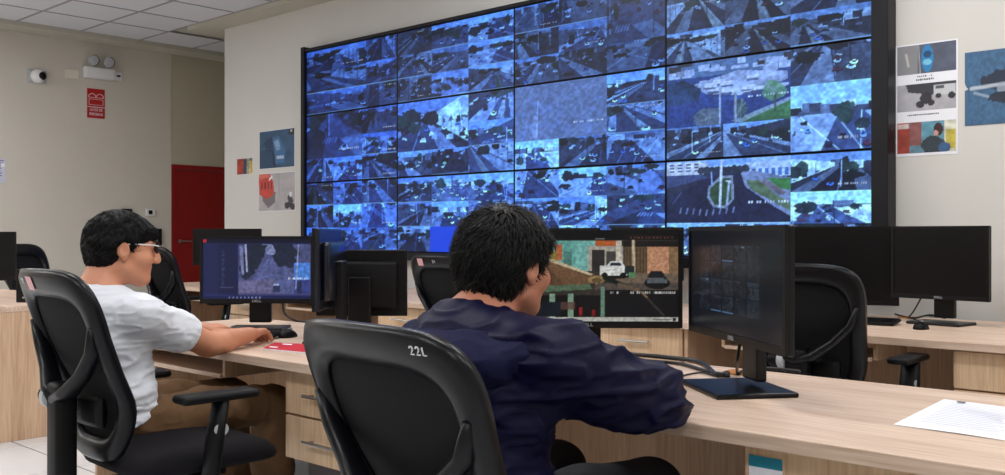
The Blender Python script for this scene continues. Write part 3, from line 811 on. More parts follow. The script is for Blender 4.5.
# ------------------------------------------------------------------ monitors
def monitor(label, u, v, yaw, wd, hg, zb=.145, img=None, base_z=DZ, dim=False, shell=None, logo=True, name='monitor', bd=.19):
    t = thing(name, label, 'monitor', (u, v, base_z), yaw)
    zc = zb + hg / 2
    sh = shell or M_MON
    MB().rbox((0, .012, zc), (wd, .022, hg), .006, 2).build('housing', sh, t)
    MB().rbox((0, .036, zc - .01), (wd * .8, .036, hg * .72), .016, 3).build('back_shell', sh, t, True)
    bz = .014; bb = .022
    f = MB(); y0, y1 = -.006, .004
    f.b2((-wd / 2, y0, zb), (wd / 2, y1, zb + bb)); f.b2((-wd / 2, y0, zb + hg - bz), (wd / 2, y1, zb + hg))
    f.b2((-wd / 2, y0, zb + bb), (-wd / 2 + bz, y1, zb + hg - bz)); f.b2((wd / 2 - bz, y0, zb + bb), (wd / 2, y1, zb + hg - bz))
    f.build('bezel', M_MON, t)
    sw, shh = wd - 2 * bz, hg - bz - bb
    cz = zb + bb + shh / 2
    if img is not None: painted('screen', sw, shh, img, M_SCREEN_DIM if dim else M_SCREEN, t, (0, -.0015, cz))
    else: MB().b2((-sw / 2, -.002, cz - shh / 2), (sw / 2, .0, cz + shh / 2)).build('screen', M_OFF, t)
    MB().rbox((0, .066, zc / 2 + .03), (.105, .032, zc), .006, 2).build('neck', M_MON, t)
    MB().rbox((0, .06 - bd * .2, .007), (.27 + (bd - .19) * .6, bd, .014), .005, 2).build('base', M_MON, t)
    if logo: text_mesh('DELL', .016, 'logo', M_SILVER, t, (0, -.0065, zb + bb / 2), ext=.0003).scale = (1.25, 1, 1)
    return t

def img_person1():
    c = Canvas(170, 98, (28, 34, 74), 21)
    c.rect(.33, .1, 1, .94, (58, 62, 110)); 
    S_ = Canvas(112, 80, (70, 76, 120), 22); r = S_.rng
    S_.a *= (.7 + .6 * S_.noise(8, 3))[..., None]
    S_.poly([(.40, .3), (.52, .3), (1.1, 1.02), (.05, 1.02)], (76, 84, 130), 1, .2)
    S_.poly([(.0, .75), (.5, .7), (.6, 1), (0, 1)], (98, 92, 126), .7, .2)
    for x, y, a, b in ((.2, .25, .14, .3), (.30, .12, .12, .16), (.66, .2, .17, .26), (.56, .05, .12, .1), (.12, .5, .1, .2)): S_.ell(x, y, a, b, (26, 34, 52), .92, .8)
    S_.ell(.45, .12, .07, .1, (140, 150, 196), .7, .8); S_.line(.04, .05, .06, .6, .02, (110, 118, 160)); S_.line(.1, 0, .12, .55, .012, (150, 155, 190))
    S_.rect(.78, .38, 1, .72, (70, 120, 200)); S_.rect(.78, .72, 1, 1, (50, 60, 120)); S_.rect(.82, .76, .88, 1, (36, 40, 70)); S_.line(.84, 0, .8, .9, .008, (150, 160, 190), .8)
    S_.rect(.48, .8, .58, .98, (40, 48, 84)); S_.rect(.49, .8, .57, .84, (140, 156, 200)); S_.stamp(.7, .68, 14, .02, .03)
    S_.a *= (.8 + .4 * S_.noise(40, 1))[..., None]
    c.paste(S_, 56, 9)
    for k in range(18): c.rect(.175, .2 + k * .035, .185 + .02 * c.rng.random(), .215 + k * .035, (90, 100, 150), .8)
    c.rect(0, 0, 1, .07, (16, 18, 40)); c.rect(.0, .01, .035, .06, (170, 40, 50)); c.rect(.55, .09, .62, .1, (120, 130, 170)); c.rect(.16, .8, .28, .82, (100, 110, 160), .7)
    c.rect(0, .945, 1, 1, (22, 30, 72)); c.rect(0, .91, .28, .945, (34, 42, 92))
    for k in range(9): c.rect(.24 + .035 * k, .96, .255 + .035 * k, .985, (130, 140, 190), .8)
    c.rect(.14, .08, .32, .93, (18, 20, 44), .35)
    return c
def img_kiosk():
    c = Canvas(230, 116, (44, 38, 34), 31)
    c.rect(0, .06, 1, .95, (70, 62, 54)); c.a *= (.8 + .4 * c.noise(12, 3))[..., None]
    c.rect(0, .08, .5, .48, (104, 178, 168)); c.rect(.44, .08, .56, .42, (120, 190, 182)); c.rect(.33, .12, .37, .3, (196, 110, 66)); c.rect(.3, .2, .34, .34, (170, 150, 60)); c.rect(.38, .2, .42, .5, (84, 140, 130))
    c.rect(.55, .08, .66, .15, (206, 106, 40)); c.rect(.51, .14, .7, .42, (176, 170, 158)); c.rect(.53, .18, .6, .42, (60, 56, 54)); c.rect(.61, .2, .66, .42, (84, 82, 78)); c.rect(.66, .08, .69, .4, (205, 196, 180))
    c.rect(.71, .15, .84, .46, (118, 96, 66)); c.rect(.83, .15, .95, .45, (206, 150, 112)); c.rect(.95, .1, 1, .46, (150, 118, 84))
    for k in range(7): c.line(.72 + .018 * k, .16, .72 + .018 * k, .45, .002, (70, 54, 36))
    c.rect(.7, .08, 1, .15, (40, 34, 30)); c.line(.755, .06, .76, .55, .008, (196, 178, 150))
    c.rect(.66, .45, 1, .6, (128, 110, 92)); c.rect(.55, .56, 1, .64, (100, 88, 80)); c.rect(.6, .64, 1, .96, (20, 18, 20))
    # pickup truck and car
    c.ell(.66, .48, .08, .03, (24, 22, 22)); c.rect(.575, .36, .72, .47, (214, 216, 214)); c.poly([(.61, .37), (.63, .31), (.69, .31), (.71, .37)], (210, 212, 210)); c.poly([(.625, .365), (.635, .325), (.685, .325), (.695, .365)], (52, 62, 72)); c.ell(.6, .47, .016, .032, (24, 24, 26)); c.ell(.7, .47, .016, .032, (24, 24, 26)); c.rect(.71, .36, .76, .46, (40, 58, 60)); c.rect(.73, .44, .765, .5, (90, 150, 100))
    c.ell(.885, .56, .07, .07, (26, 28, 32)); c.poly([(.83, .5), (.85, .42), (.91, .42), (.94, .52)], (34, 38, 46)); c.rect(.83, .52, .94, .56, (120, 132, 142), .8); c.rect(.84, .5, .92, .52, (150, 160, 170), .6)
    # kiosk roof
    c.poly([(0, .22), (.2, .2), (.54, .46), (.5, .5), (.0, .5)], (206, 186, 150)); c.poly([(-.02, .32), (.25, .28), (.53, .48), (.52, .6), (.0, .66)], (116, 84, 56), 1, .12); c.poly([(.25, .28), (.4, .62), (.52, .6), (.53, .5)], (134, 98, 66), .9, .1)
    c.poly([(-.02, .62), (.52, .57), (.53, .63), (-.02, .7)], (96, 124, 96)); c.rect(0, .7, .62, .96, (24, 22, 22))
    for x in (.05, .3, .4): c.rect(x, .68, x + .03, .95, (132, 166, 142))
    c.rect(.58, .6, .6, .96, (110, 150, 130)); c.rect(.34, .78, .44, .86, (120, 84, 74), .8); c.rect(.46, .84, .48, .93, (170, 30, 36)); c.rect(.53, .86, .55, .94, (150, 26, 30)); c.rect(.2, .78, .36, .94, (26, 40, 52))
    c.ell(.555, .52, .045, .045, (170, 140, 86)); c.ell(.56, .53, .03, .03, (120, 96, 60)); c.line(.6, .5, .72, .6, .012, (24, 36, 34)); c.line(.68, .58, .78, .64, .012, (120, 100, 80)); c.line(.8, .66, .92, .93, .006, (160, 132, 96))
    c.rect(.62, .72, .98, .95, (16, 20, 32), .6)
    c.stamp(.74, .655, 22, .0112, .022, (235, 235, 235)); c.stamp(.63, .655, 4, .012, .022, (210, 210, 210))
    c.rect(0, 0, 1, .065, (14, 14, 18)); c.rect(.7, .015, .98, .03, (90, 70, 60), .6)
    for k in range(12): c.rect(.74 + k * .02, .035, .75 + k * .02, .05, (150, 90, 60), .8)
    c.rect(.55, .05, .6, .062, (150, 150, 150))
    c.rect(0, .95, 1, 1, (188, 188, 180)); c.rect(.86, .965, .96, .985, (90, 90, 90), .5); c.rect(.97, .96, .985, .99, (30, 30, 30))
    c.a *= (.86 + .28 * c.noise(110, 1))[..., None]
    c.a = 235 * (c.a / 255) ** 1.25
    c.a = c.a * .78 + c.a.mean(2, keepdims=True) * .22
    return c
def img_grid():
    c = Canvas(150, 96, (19, 22, 28), 41)
    for i in range(5):
        for j in range(4):
            q = street(18, 15, 600 + i * 9 + j, True, (.9, 1.0, 1.1), .30); q.a = q.a * .62 + np.array([18, 20, 23])
            c.paste(q, 18 + i * 20, 14 + j * 16)
    c.rect(.8, 0, 1, 1, (16, 19, 26), .8)
    return c
R_ = math.radians
monitor('lit monitor before the man in white, showing a tree-lined street', -3.96, 2.56, R_(42), .54, .318, zb=.125, img=img_person1())
monitor('dark monitor seen edge-on beside the red booklet', -3.32, 2.48, R_(-47), .54, .33, shell=M_MONBLUE, logo=False)
monitor('lit monitor before the man in navy, showing a kiosk and pickup truck', -1.965, 2.52, R_(42), .63, .322, img=img_kiosk(), zb=.143)
monitor('foreground angled monitor with a faint camera grid, right of the kiosk picture', -1.415, 2.50, R_(-38), .70, .335, img=img_grid(), zb=.14, dim=True, bd=.24)
p = at(945, 325, DZ)
monitor('black switched-off monitor at far right below the photo sheet', p[0] - .03, p[1], R_(-8), .50, .368, zb=.125)
monitor('black switched-off monitor behind the right empty chair', -2.27, 5.1, R_(20), .66, .425, zb=.07, logo=False)
monitor('black monitor mostly hidden behind the kiosk picture, left of its twin', -4.15, 5.1, R_(6), .52, .33, zb=.165, logo=False)
monitor('black monitor mostly hidden behind the kiosk picture, right of its twin', -3.50, 5.1, R_(3), .52, .33, zb=.165, logo=False)
p = onv(227, 260, 4.85)
monitor('dark monitor behind the lit street monitor, against the red door', p[0], 4.85, R_(36), .66, .34, zb=.165, logo=False)
monitor('dark monitor on the far left desk cut by the picture edge', -7.02, 2.32, R_(60), .56, .33, zb=.12, base_z=.81, logo=False)
# small desktop computer towers
def tower(label, u, v, z, w_, d_, h_, yaw=0):
    t = thing('computer_tower', label, 'computer', (u, v, z), yaw)
    MB().rbox((0, 0, h_ / 2), (w_, d_, h_), .005, 2).build('case', M_MON, t)
    g = MB()
    for k in range(6): g.b2((-w_ * .4, -d_ / 2 - .002, h_ * (.3 + .1 * k)), (w_ * .4, -d_ / 2, h_ * (.34 + .1 * k)))
    g.build('vent_grille', M_PLAS, t); MB().lathe([(.006, 0), (.006, .003)], 10, (0, -d_ / 2, h_ * .15), Matrix.Rotation(PI / 2, 3, 'X')).build('power_button', M_SILVER, t)
a_, b_ = ray(362)
E_ = monitor('black monitor seen from its back, left of the middle empty chair', a_ * 4.48, b_ * 4.48, R_(222), .42, .305, zb=.075, logo=False, shell=M_PLAS2)
MB().rbox((.085, .056, .155), (.04, .002, .016), .0005, 1).build('rating_label', M_PAPER, E_)
t = thing('computer_tower', 'pale grey computer tower under the desk behind the brown trouser leg', 'computer', (-3.42, 2.62, 0))
MB().rbox((0, 0, .275), (.18, .44, .55), .006, 2).build('case', M_SILVER, t)
MB().rbox((0, -.223, .42), (.15, .008, .05), .002, 1).build('drive_bay', M_PLAS, t)
MB().lathe([(.012, 0), (.012, .004)], 12, (0, -.22, .33), Matrix.Rotation(PI / 2, 3, 'X')).build('power_button', M_PLAS, t)
p = at(14, 301, .81)
tower('black computer tower on the far left desk beside the wall', -6.45, 2.50, .81, .1, .2, .21, R_(40))

# ------------------------------------------------------------------ keyboards, mice, papers, cables
def keyboard(label, u, v, yaw, z=DZ):
    t = thing('keyboard', label, 'keyboard', (u, v, z + .003), yaw)
    M = Matrix.Rotation(.06, 3, 'X')
    MB().rbox((0, 0, .011), (.48, .16, .014), .004, 2, M).build('case', M_PLAS2, t)
    k = MB()
    for r in range(5):
        for q in range(18): k.box((-.224 + q * .0263, -.058 + r * .029, .0195 + (-.058 + r * .029) * .06), (.021, .024, .006))
    tag(k.build('keys', M_PLAS, t), kind='stuff')
    return t
def mouse(label, u, v, yaw, z=DZ):
    t = thing('mouse', label, 'mouse', (u, v, z), yaw)
    m = MB(); n = 16; rows = 7
    for i in range(rows):
        a = (PI / 2) * i / (rows - 1); rr = math.cos(a) if i < rows - 1 else .02
        for k in range(n):
            th = 2 * PI * k / n
            m.v.append((.036 * math.cos(th) * rr, .062 * math.sin(th) * rr, .036 * math.sin(a) * (1 - .25 * math.sin(th) * rr)))
    for i in range(rows - 1):
        for k in range(n): m.f.append((i * n + k, i * n + (k + 1) % n, (i + 1) * n + (k + 1) % n, (i + 1) * n + k))
    m.f.append(tuple(range(n - 1, -1, -1))); m.f.append(tuple((rows - 1) * n + k for k in range(n)))
    m.build('shell', M_PLAS2, t, 'all')
    MB().rbox((0, .028, .0335), (.007, .02, .008), .002, 1).build('scroll_wheel', M_SILVER, t)
    return t
def cable(label, pts, r=.005, z=DZ, m=M_CABLE):
    pts = [(p[0], p[1], max(p[2], DZ + r + .001)) for p in pts]
    # smooth Catmull-Rom through points of the room
    P = [Vector(p) for p in pts]; out = []
    for i in range(len(P) - 1):
        a, b, c_, d_ = P[max(i - 1, 0)], P[i], P[i + 1], P[min(i + 2, len(P) - 1)]
        for k in range(6):
            t = k / 6
            out.append(.5 * ((2 * b) + (c_ - a) * t + (2 * a - 5 * b + 4 * c_ - d_) * t * t + (3 * b - a - 3 * c_ + d_) * t ** 3))
    out.append(P[-1])
    return tag(MB().tube(out, r, 7).build('cable', m, None, 'all'), label, 'cable')
keyboard('black keyboard under the hands of the man in white', -3.76, 2.27, R_(28))
p = at(889, 326, DZ); keyboard('black keyboard on the desk with two black monitors', p[0] - .22, p[1] + .03, R_(8))
p = at(288, 337, DZ); mouse('black mouse right of the lit street monitor', p[0], p[1], R_(30))
p = at(921, 329, DZ); mouse('black mouse before the far right monitor', p[0], p[1], R_(10))
zc = DZ + .006
cable('black cable looping from the far right mouse to the desk grommet', [at(921, 327, zc), at(919, 321, zc), at(913, 319, zc + .01), at(908, 318, zc)], .003)
cable('black cable rising from the right desk grommet to the monitor', [at(908, 318, zc), onv(913, 312, 5.2), onv(920, 300, 5.14), onv(923, 292, 5.12)], .004)
cable('black cable from the far right monitor base toward the keyboard', [at(945, 318, zc), at(930, 315, zc), at(912, 318, zc), at(895, 314, zc)], .005)
cable('thick black cable crossing the foreground desk from behind the navy sleeve', [at(597, 345, zc), at(625, 354, zc), at(665, 358, zc), at(700, 363, zc), at(716, 375, zc), at(728, 374, zc)], .008)
cable('second black cable beside the thick one across the foreground desk', [at(610, 352, zc), at(640, 360, zc), at(680, 364, zc), at(705, 371, zc), at(729, 376, zc)], .006)
cable('thin mouse cable emerging near the navy elbow', [at(668, 384, zc - .003), at(680, 377, zc - .003), at(700, 373, zc - .003), at(716, 376, zc - .003), at(730, 377, zc - .003)], .003)
cable('black cable dropping from the angled monitor to the orange grommet', [onv(741, 336, 2.58), onv(739, 350, 2.60), onv(737, 362, 2.63), at(737, 373, zc)], .005)
cable('black cable from the orange grommet behind the angled monitor stand', [at(738, 374, zc), at(752, 369, zc), at(772, 369, zc), at(800, 372, zc)], .006)
cable('curved black cable behind the lit street monitor', [onv(282, 300, 2.75), onv(285, 314, 2.8), at(296, 321, zc), at(312, 322, zc)], .006)
# white paper on the foreground desk
def sheet(name, label, cat, corners, m, th=.0012):
    cx = sum(c[0] for c in corners) / 4; cy = sum(c[1] for c in corners) / 4
    N = 12; A, B, C, D_ = [Vector((c[0] - cx, c[1] - cy, 0)) for c in corners]
    mb = MB()
    for j in range(N + 1):
        for i in range(N + 1):
            s, q = i / N, j / N
            p = (A * (1 - s) + B * s) * (1 - q) + (D_ * (1 - s) + C * s) * q
            mb.v.append((p.x, p.y, th + .0025 * max(0, math.sin(s * 9 + q * 4)) * q))
    for j in range(N):
        for i in range(N):
            a = j * (N + 1) + i; mb.f.append((a, a + 1, a + N + 2, a + N + 1))
    o = mb.build(name, m, None, 'all'); o.location = (cx, cy, DZ)
    return tag(o, label, cat), (A, B, C, D_)
P4 = [at(893, 425, DZ), at(944, 399.5, DZ), at(1050, 413, DZ), at(1033, 445, DZ)]
o, (A, B, C, D_) = sheet('paper_sheet', 'white printed letter lying on the foreground desk', 'paper', P4, M_PAPER)
tx = MB(); rg = random.Random(3)
for k in range(15):
    q = .16 + .05 * k; a = A * (1 - q) + D_ * q; b = B * (1 - q) + C * q
    q0, q1 = .14, .9 - rg.random() * .25
    s = a + (b - a) * .0
    def pt(s_, q_): return (A * (1 - s_) + B * s_) * (1 - q_) + (D_ * (1 - s_) + C * s_) * q_
    s0 = .86 - .05 * k; 
    c1, c2, c3, c4 = pt(s0, q0), pt(s0, q1), pt(s0 - .012, q1), pt(s0 - .012, q0)
    tx.add([(c.x, c.y, .0052) for c in (c1, c2, c3, c4)], [(0, 1, 2, 3)])
tx.build('printed_lines', mat('grey_ink', srgb(196, 198, 210), .8), o)
lg = MB(); c = pt(.93, .2); lg.box((c.x, c.y, .0045), (.02, .012, .001)); lg.build('letterhead_emblem', M_INK, o)
# red booklet
P4 = [at(262, 350, DZ), at(274, 344, DZ), at(310, 346, DZ), at(306, 354, DZ)]
cx = sum(p[0] for p in P4) / 4; cy = sum(p[1] for p in P4) / 4
t = thing('booklet', 'red and white booklet at the desk front edge', 'booklet', (cx, cy, DZ))
def quad(mb, z0, z1, f=1.0, pts=P4):
    vs = [((p[0] - cx) * f, (p[1] - cy) * f, z) for z in (z0, z1) for p in pts]
    mb.add(vs, [(3, 2, 1, 0), (4, 5, 6, 7), (0, 1, 5, 4), (1, 2, 6, 5), (2, 3, 7, 6), (3, 0, 4, 7)]); return mb
quad(MB(), .0005, .006).build('pages', M_PAPER, t); quad(MB(), .006, .0075, .97).build('cover', M_RED, t)
wr = MB(); Q = [Vector(((p[0] - cx), (p[1] - cy), 0)) for p in P4]
def bq(s_, q_): return (Q[0] * (1 - s_) + Q[3] * s_) * (1 - q_) + (Q[1] * (1 - s_) + Q[2] * s_) * q_
for s0, s1, q0, q1 in ((.3, .55, .72, .86), (.1, .3, .2, .34)):
    vs = [bq(s0, q0), bq(s1, q0), bq(s1, q1), bq(s0, q1)]
    wr.add([(p.x, p.y, .0079) for p in vs], [(0, 1, 2, 3)])
wr.build('printed_title', M_PAPER, t)

# ------------------------------------------------------------------ office chairs
HX = 1.15      # the room reads a little wide in the photograph
ZBC, HB = 0.80, 0.30          # back centre height, half height
def bw(z):                     # half width of the back at height z
    t = (z - (ZBC - HB)) / (2 * HB)
    return .175 + .085 * min(1, max(0, t)) ** .8
def by(x, z):                  # front face of the back, leaning rearward and hugging the sitter
    t = (z - .5) / .6
    return -.235 - .10 * t - .05 * t * t + .035 * math.exp(-((z - .68) / .12) ** 2) + .55 * x * x
def loop(hw, hz0, hz1, n, N=72):
    out = []
    for k in range(N):
        th = 2 * PI * k / N
        cx_, sx_ = math.cos(th), math.sin(th)
        a = math.copysign(abs(cx_) ** (2 / n), cx_); b = math.copysign(abs(sx_) ** (2 / n), sx_)
        z = (hz0 + hz1) / 2 + b * (hz1 - hz0) / 2
        out.append((a * (bw(z) + hw), z))
    return out
def build_chair():
    t = thing('office_chair', 'x', 'chair')
    sc = (HX, HX, 1)
    # frame ring
    outer = loop(0, ZBC - HB, ZBC + HB, 4.6); inner = loop(-.05, ZBC - HB + .07, ZBC + HB - .085, 4.2)
    mb = MB(); N = len(outer)
    secs = [(0.0, .004), (.18, -.004), (.6, -.006), (1.0, .002), (1.0, .022), (.7, .036), (.2, .036), (0.0, .026)]
    for k in range(N):
        (xo, zo), (xi, zi) = outer[k], inner[k]
        for s, d in secs:
            x = xo + (xi - xo) * s; z = zo + (zi - zo) * s
            mb.v.append((x, by(x, z) + .006 - d, z))
    m = len(secs)
    for k in range(N):
        l = (k + 1) % N
        for j in range(m): mb.f.append((k * m + j, k * m + (j + 1) % m, l * m + (j + 1) % m, l * m + j))
    mb.build('back_frame', M_PLAS, t, 'all', sc)
    # woven back
    mb = MB(); inn = loop(-.042, ZBC - HB + .062, ZBC + HB - .078, 4.2); rings = 7
    for j in range(rings):
        f = 1 - j / rings
        for x, z in inn:
            zz = ZBC - .008 + (z - ZBC + .008) * f; xx = x * f
            mb.v.append((xx, by(xx, zz) - .006, zz))
    for j in range(rings - 1):
        for k in range(N):
            l = (k + 1) % N; mb.f.append((j * N + k, j * N + l, (j + 1) * N + l, (j + 1) * N + k))
    mb.f.append(tuple((rings - 1) * N + k for k in range(N)))
    mb.build('back_mesh', M_MESH, t, 'all', sc)
    # lumbar pad and Y-shaped carrier
    lp = MB(); n = 9
    lp.tube([(-.13 + .26 * i / (n - 1), by(-.13 + .26 * i / (n - 1), .66) - .045, .66) for i in range(n)], .034, 10, (.35, 1.4), up=(0, 0, 1))
    lp.build('lumbar_pad', M_PLAS2, t, 'all', sc)
    sp = MB()
    for s in (-1, 1):
        sp.tube([(0, -.335, .70), (s * .06, -.335, .725), (s * .13, by(.13, .79) - .05, .785), (s * .19, by(.19, .86) - .03, .855), (s * .215, by(.21, .93) - .02, .93)], [.034, .032, .026, .022, .016], 10, (.7, 1.0), up=(0, 1, 0))
    sp.build('carrier_arms', M_PLAS, t, 'all', sc)
    pst = MB(); pst.rbox((0, -.33, .565), (.085, .06, .37), .016, 3)
    pst.rbox((0, -.20, .405), (.075, .36, .05), .016, 3)
    pst.build('back_post', M_PLAS2, t, True, sc)
    Mx = Matrix.Rotation(-PI / 2, 3, 'Y')
    kn = MB().lathe([(.034, .0), (.040, .004), (.040, .026), (.034, .03)], 18, (-.04, -.33, .70), Mx).build('adjust_knob', M_SILVER, t, True, sc)
    MB().lathe([(.028, .03), (.030, .034), (.030, .064), (.024, .068)], 18, (-.04, -.33, .70), Mx).build('knob_cap', M_PLAS2, kn, True, sc)
    # seat
    mb = MB(); n = 40; rings = 9
    for j in range(rings):
        a = -PI / 2 + PI * j / (rings - 1); rr = max(.02, math.cos(a)) ** .35; z = .485 + .045 * math.sin(a)
        for k in range(n):
            th = 2 * PI * k / n; cx_, sx_ = math.cos(th), math.sin(th)
            x = math.copysign(abs(cx_) ** .55, cx_) * .25 * rr; y = .02 + math.copysign(abs(sx_) ** .55, sx_) * .25 * rr
            mb.v.append((x, y, z - .03 * max(0, (y - .12) / .15) ** 2))
    for j in range(rings - 1):
        for k in range(n):
            l = (k + 1) % n; mb.f.append((j * n + k, j * n + l, (j + 1) * n + l, (j + 1) * n + k))
    mb.f.append(tuple(range(n - 1, -1, -1))); mb.f.append(tuple((rings - 1) * n + k for k in range(n)))
    mb.build('seat', M_SEAT, t, 'all', sc)
    MB().rbox((0, 0, .415), (.17, .26, .05), .012, 2).build('tilt_mechanism', M_PLAS2, t, False, sc)
    MB().tube([(.06, .05, .41), (.2, .06, .405), (.27, .07, .4)], [.006, .006, .01], 8).build('height_lever', M_PLAS2, t, True, sc)
    # arm rests
    for s in (-1, 1):
        a = MB(); a.tube([(s * .10, -.0, .43), (s * .24, -.02, .425), (s * .285, -.03, .45), (s * .29, -.02, .56), (s * .29, .0, .687)], [.022, .024, .028, .03, .026], 10, (.75, 1.3), up=(1, 0, 0))
        ar = a.build('armrest_post', M_PLAS2, t, 'all', sc)
        MB().lathe([(.0, .0), (.021, 0), (.021, .006), (.0, .008)], 16, (s * .312, -.012, .60), Matrix.Rotation(s * PI / 2, 3, 'Y')).build('post_button', M_SILVER, ar, True, sc)
        pd = MB(); pd.rbox((s * .285, -.01, .70), (.085, .235, .028), .013, 3); pd.build('armrest_pad', M_PLAS2, t, True, sc)
    # column, star base, castors
    MB().lathe([(.03, .1), (.03, .24), (.02, .242), (.02, .40)], 16).build('gas_column', M_CHROME, t, True, sc)
    for k in range(5):
        th = 2 * PI * k / 5 + .3; dx, dy = math.sin(th), math.cos(th)
        l = MB().tube([(dx * .02, dy * .02, .115), (dx * .16, dy * .16, .105), (dx * .30, dy * .30, .075)], [.032, .026, .018], 8, (1, .7)).build('base_leg', M_PLAS2, t, 'all', sc)
        c_ = MB(); Mc = Matrix.Rotation(PI / 2, 3, Vector((dx, dy, 0)))
        for s in (-1, 1): c_.lathe([(.0, -.008), (.028, -.008), (.028, .008), (.0, .008)], 14, (dx * .30 - dy * s * .016, dy * .30 + dx * s * .016, .0285), Mc)
        c_.build('castor', M_PLAS2, l, False, sc)
    return t
DIG = {'2': [[(0, .8), (.2, 1), (.6, 1), (.75, .75), (.5, .4), (0, 0), (.8, 0)]], 'L': [[(.15, 1), (.1, .0), (.75, 0)]], '4': [[(.6, 0), (.6, 1), (0, .35), (.85, .35)]],
       '1': [[(.1, .8), (.4, 1), (.4, 0)]], '6': [[(.7, 1), (.1, .6), (.05, .2), (.4, 0), (.7, .25), (.4, .5), (.1, .3)]]}
def marks(chair, s, x0, sticker=None, size=.015):
    m = MB(); x = x0
    for ch in s:
        for st in DIG[ch]:
            pts = []
            for a, b in st:
                xx = x + a * size * .62; z = ZBC + HB - .047 + b * size; pts.append(((xx) * HX, (by(xx, z) - .0315) * HX, z))
            m.tube(pts, .0017, 5)
        x += size * .85
    m.build('number_marking', M_PAINTW, chair)
    if sticker is not None:
        b = MB(); n = 5; hz = .042; wz = .05
        for j in (0, 1):
            for i in range(n):
                xx = sticker + wz * i / (n - 1); z = ZBC + HB - .066 + hz * j
                b.v.append((xx * HX, (by(xx, z) - .0325) * HX, z))
        for i in range(n - 1): b.f.append((i, i + 1, n + i + 1, n + i))
        b.build('sticker', M_PINK, chair)
base = build_chair()
chairs = [   # label, u, v, z, yaw deg, marks, x0, sticker
    ('black mesh chair in which the man in white sits', -3.105, 1.68, 1.03, -2, '22', -.125, -.065),
    ('large black mesh chair in the foreground, used by the man in navy', -1.44, 1.635, .972, -6, '22L', .145, None),
    ('empty black mesh chair behind the head of the man in navy', -4.15, 4.35, 1.02, -3, '24', -.0, -.13),
    ('empty black mesh chair at right, partly behind the angled monitor', -1.86, 4.18, 1.02, 2, '22', -.085, None),
    ('empty black mesh chair beyond the face of the man in white', -6.72, 3.90, 1.05, -4, None, 0, None),
    ('black chair top peeking above the chair at far left', -7.80, 3.28, 1.06, -58, None, 0, None),
]
first = True
CH = []
for lab, u, v, z, yw, mk, x0, stk in chairs:
    CH.append((base if first else copy_tree(base), lab, u, v, z, yw, mk, x0, stk)); first = False
for o, lab, u, v, z, yw, mk, x0, stk in CH:
    o.location = (u, v, 0); o.scale = ({.972: 1.04, 1.03: .95}.get(z, 1), 1, z); o.rotation_euler = (0, 0, R_(yw)); o['label'] = lab; o['group'] = 'black mesh office chairs'
    if mk: marks(o, mk, x0, stk)
# ------------------------------------------------------------------ people: smooth implicit bodies
def vnoise(P, f, seed=0):
    g = np.random.default_rng(seed).random((24, 24, 24)).astype(np.float32)
    Q = P * np.asarray(f); i = np.floor(Q).astype(int); t = Q - i; t = t * t * (3 - 2 * t)
    i0 = i % 24; i1 = (i + 1) % 24
    def G(a, b, c): return g[(i0, i1)[a][:, 0], (i0, i1)[b][:, 1], (i0, i1)[c][:, 2]]
    x, y, z = t[:, 0], t[:, 1], t[:, 2]
    c0 = (G(0, 0, 0) * (1 - x) + G(1, 0, 0) * x) * (1 - y) + (G(0, 1, 0) * (1 - x) + G(1, 1, 0) * x) * y
    c1 = (G(0, 0, 1) * (1 - x) + G(1, 0, 1) * x) * (1 - y) + (G(0, 1, 1) * (1 - x) + G(1, 1, 1) * x) * y
    return (c0 * (1 - z) + c1 * z) * 2 - 1

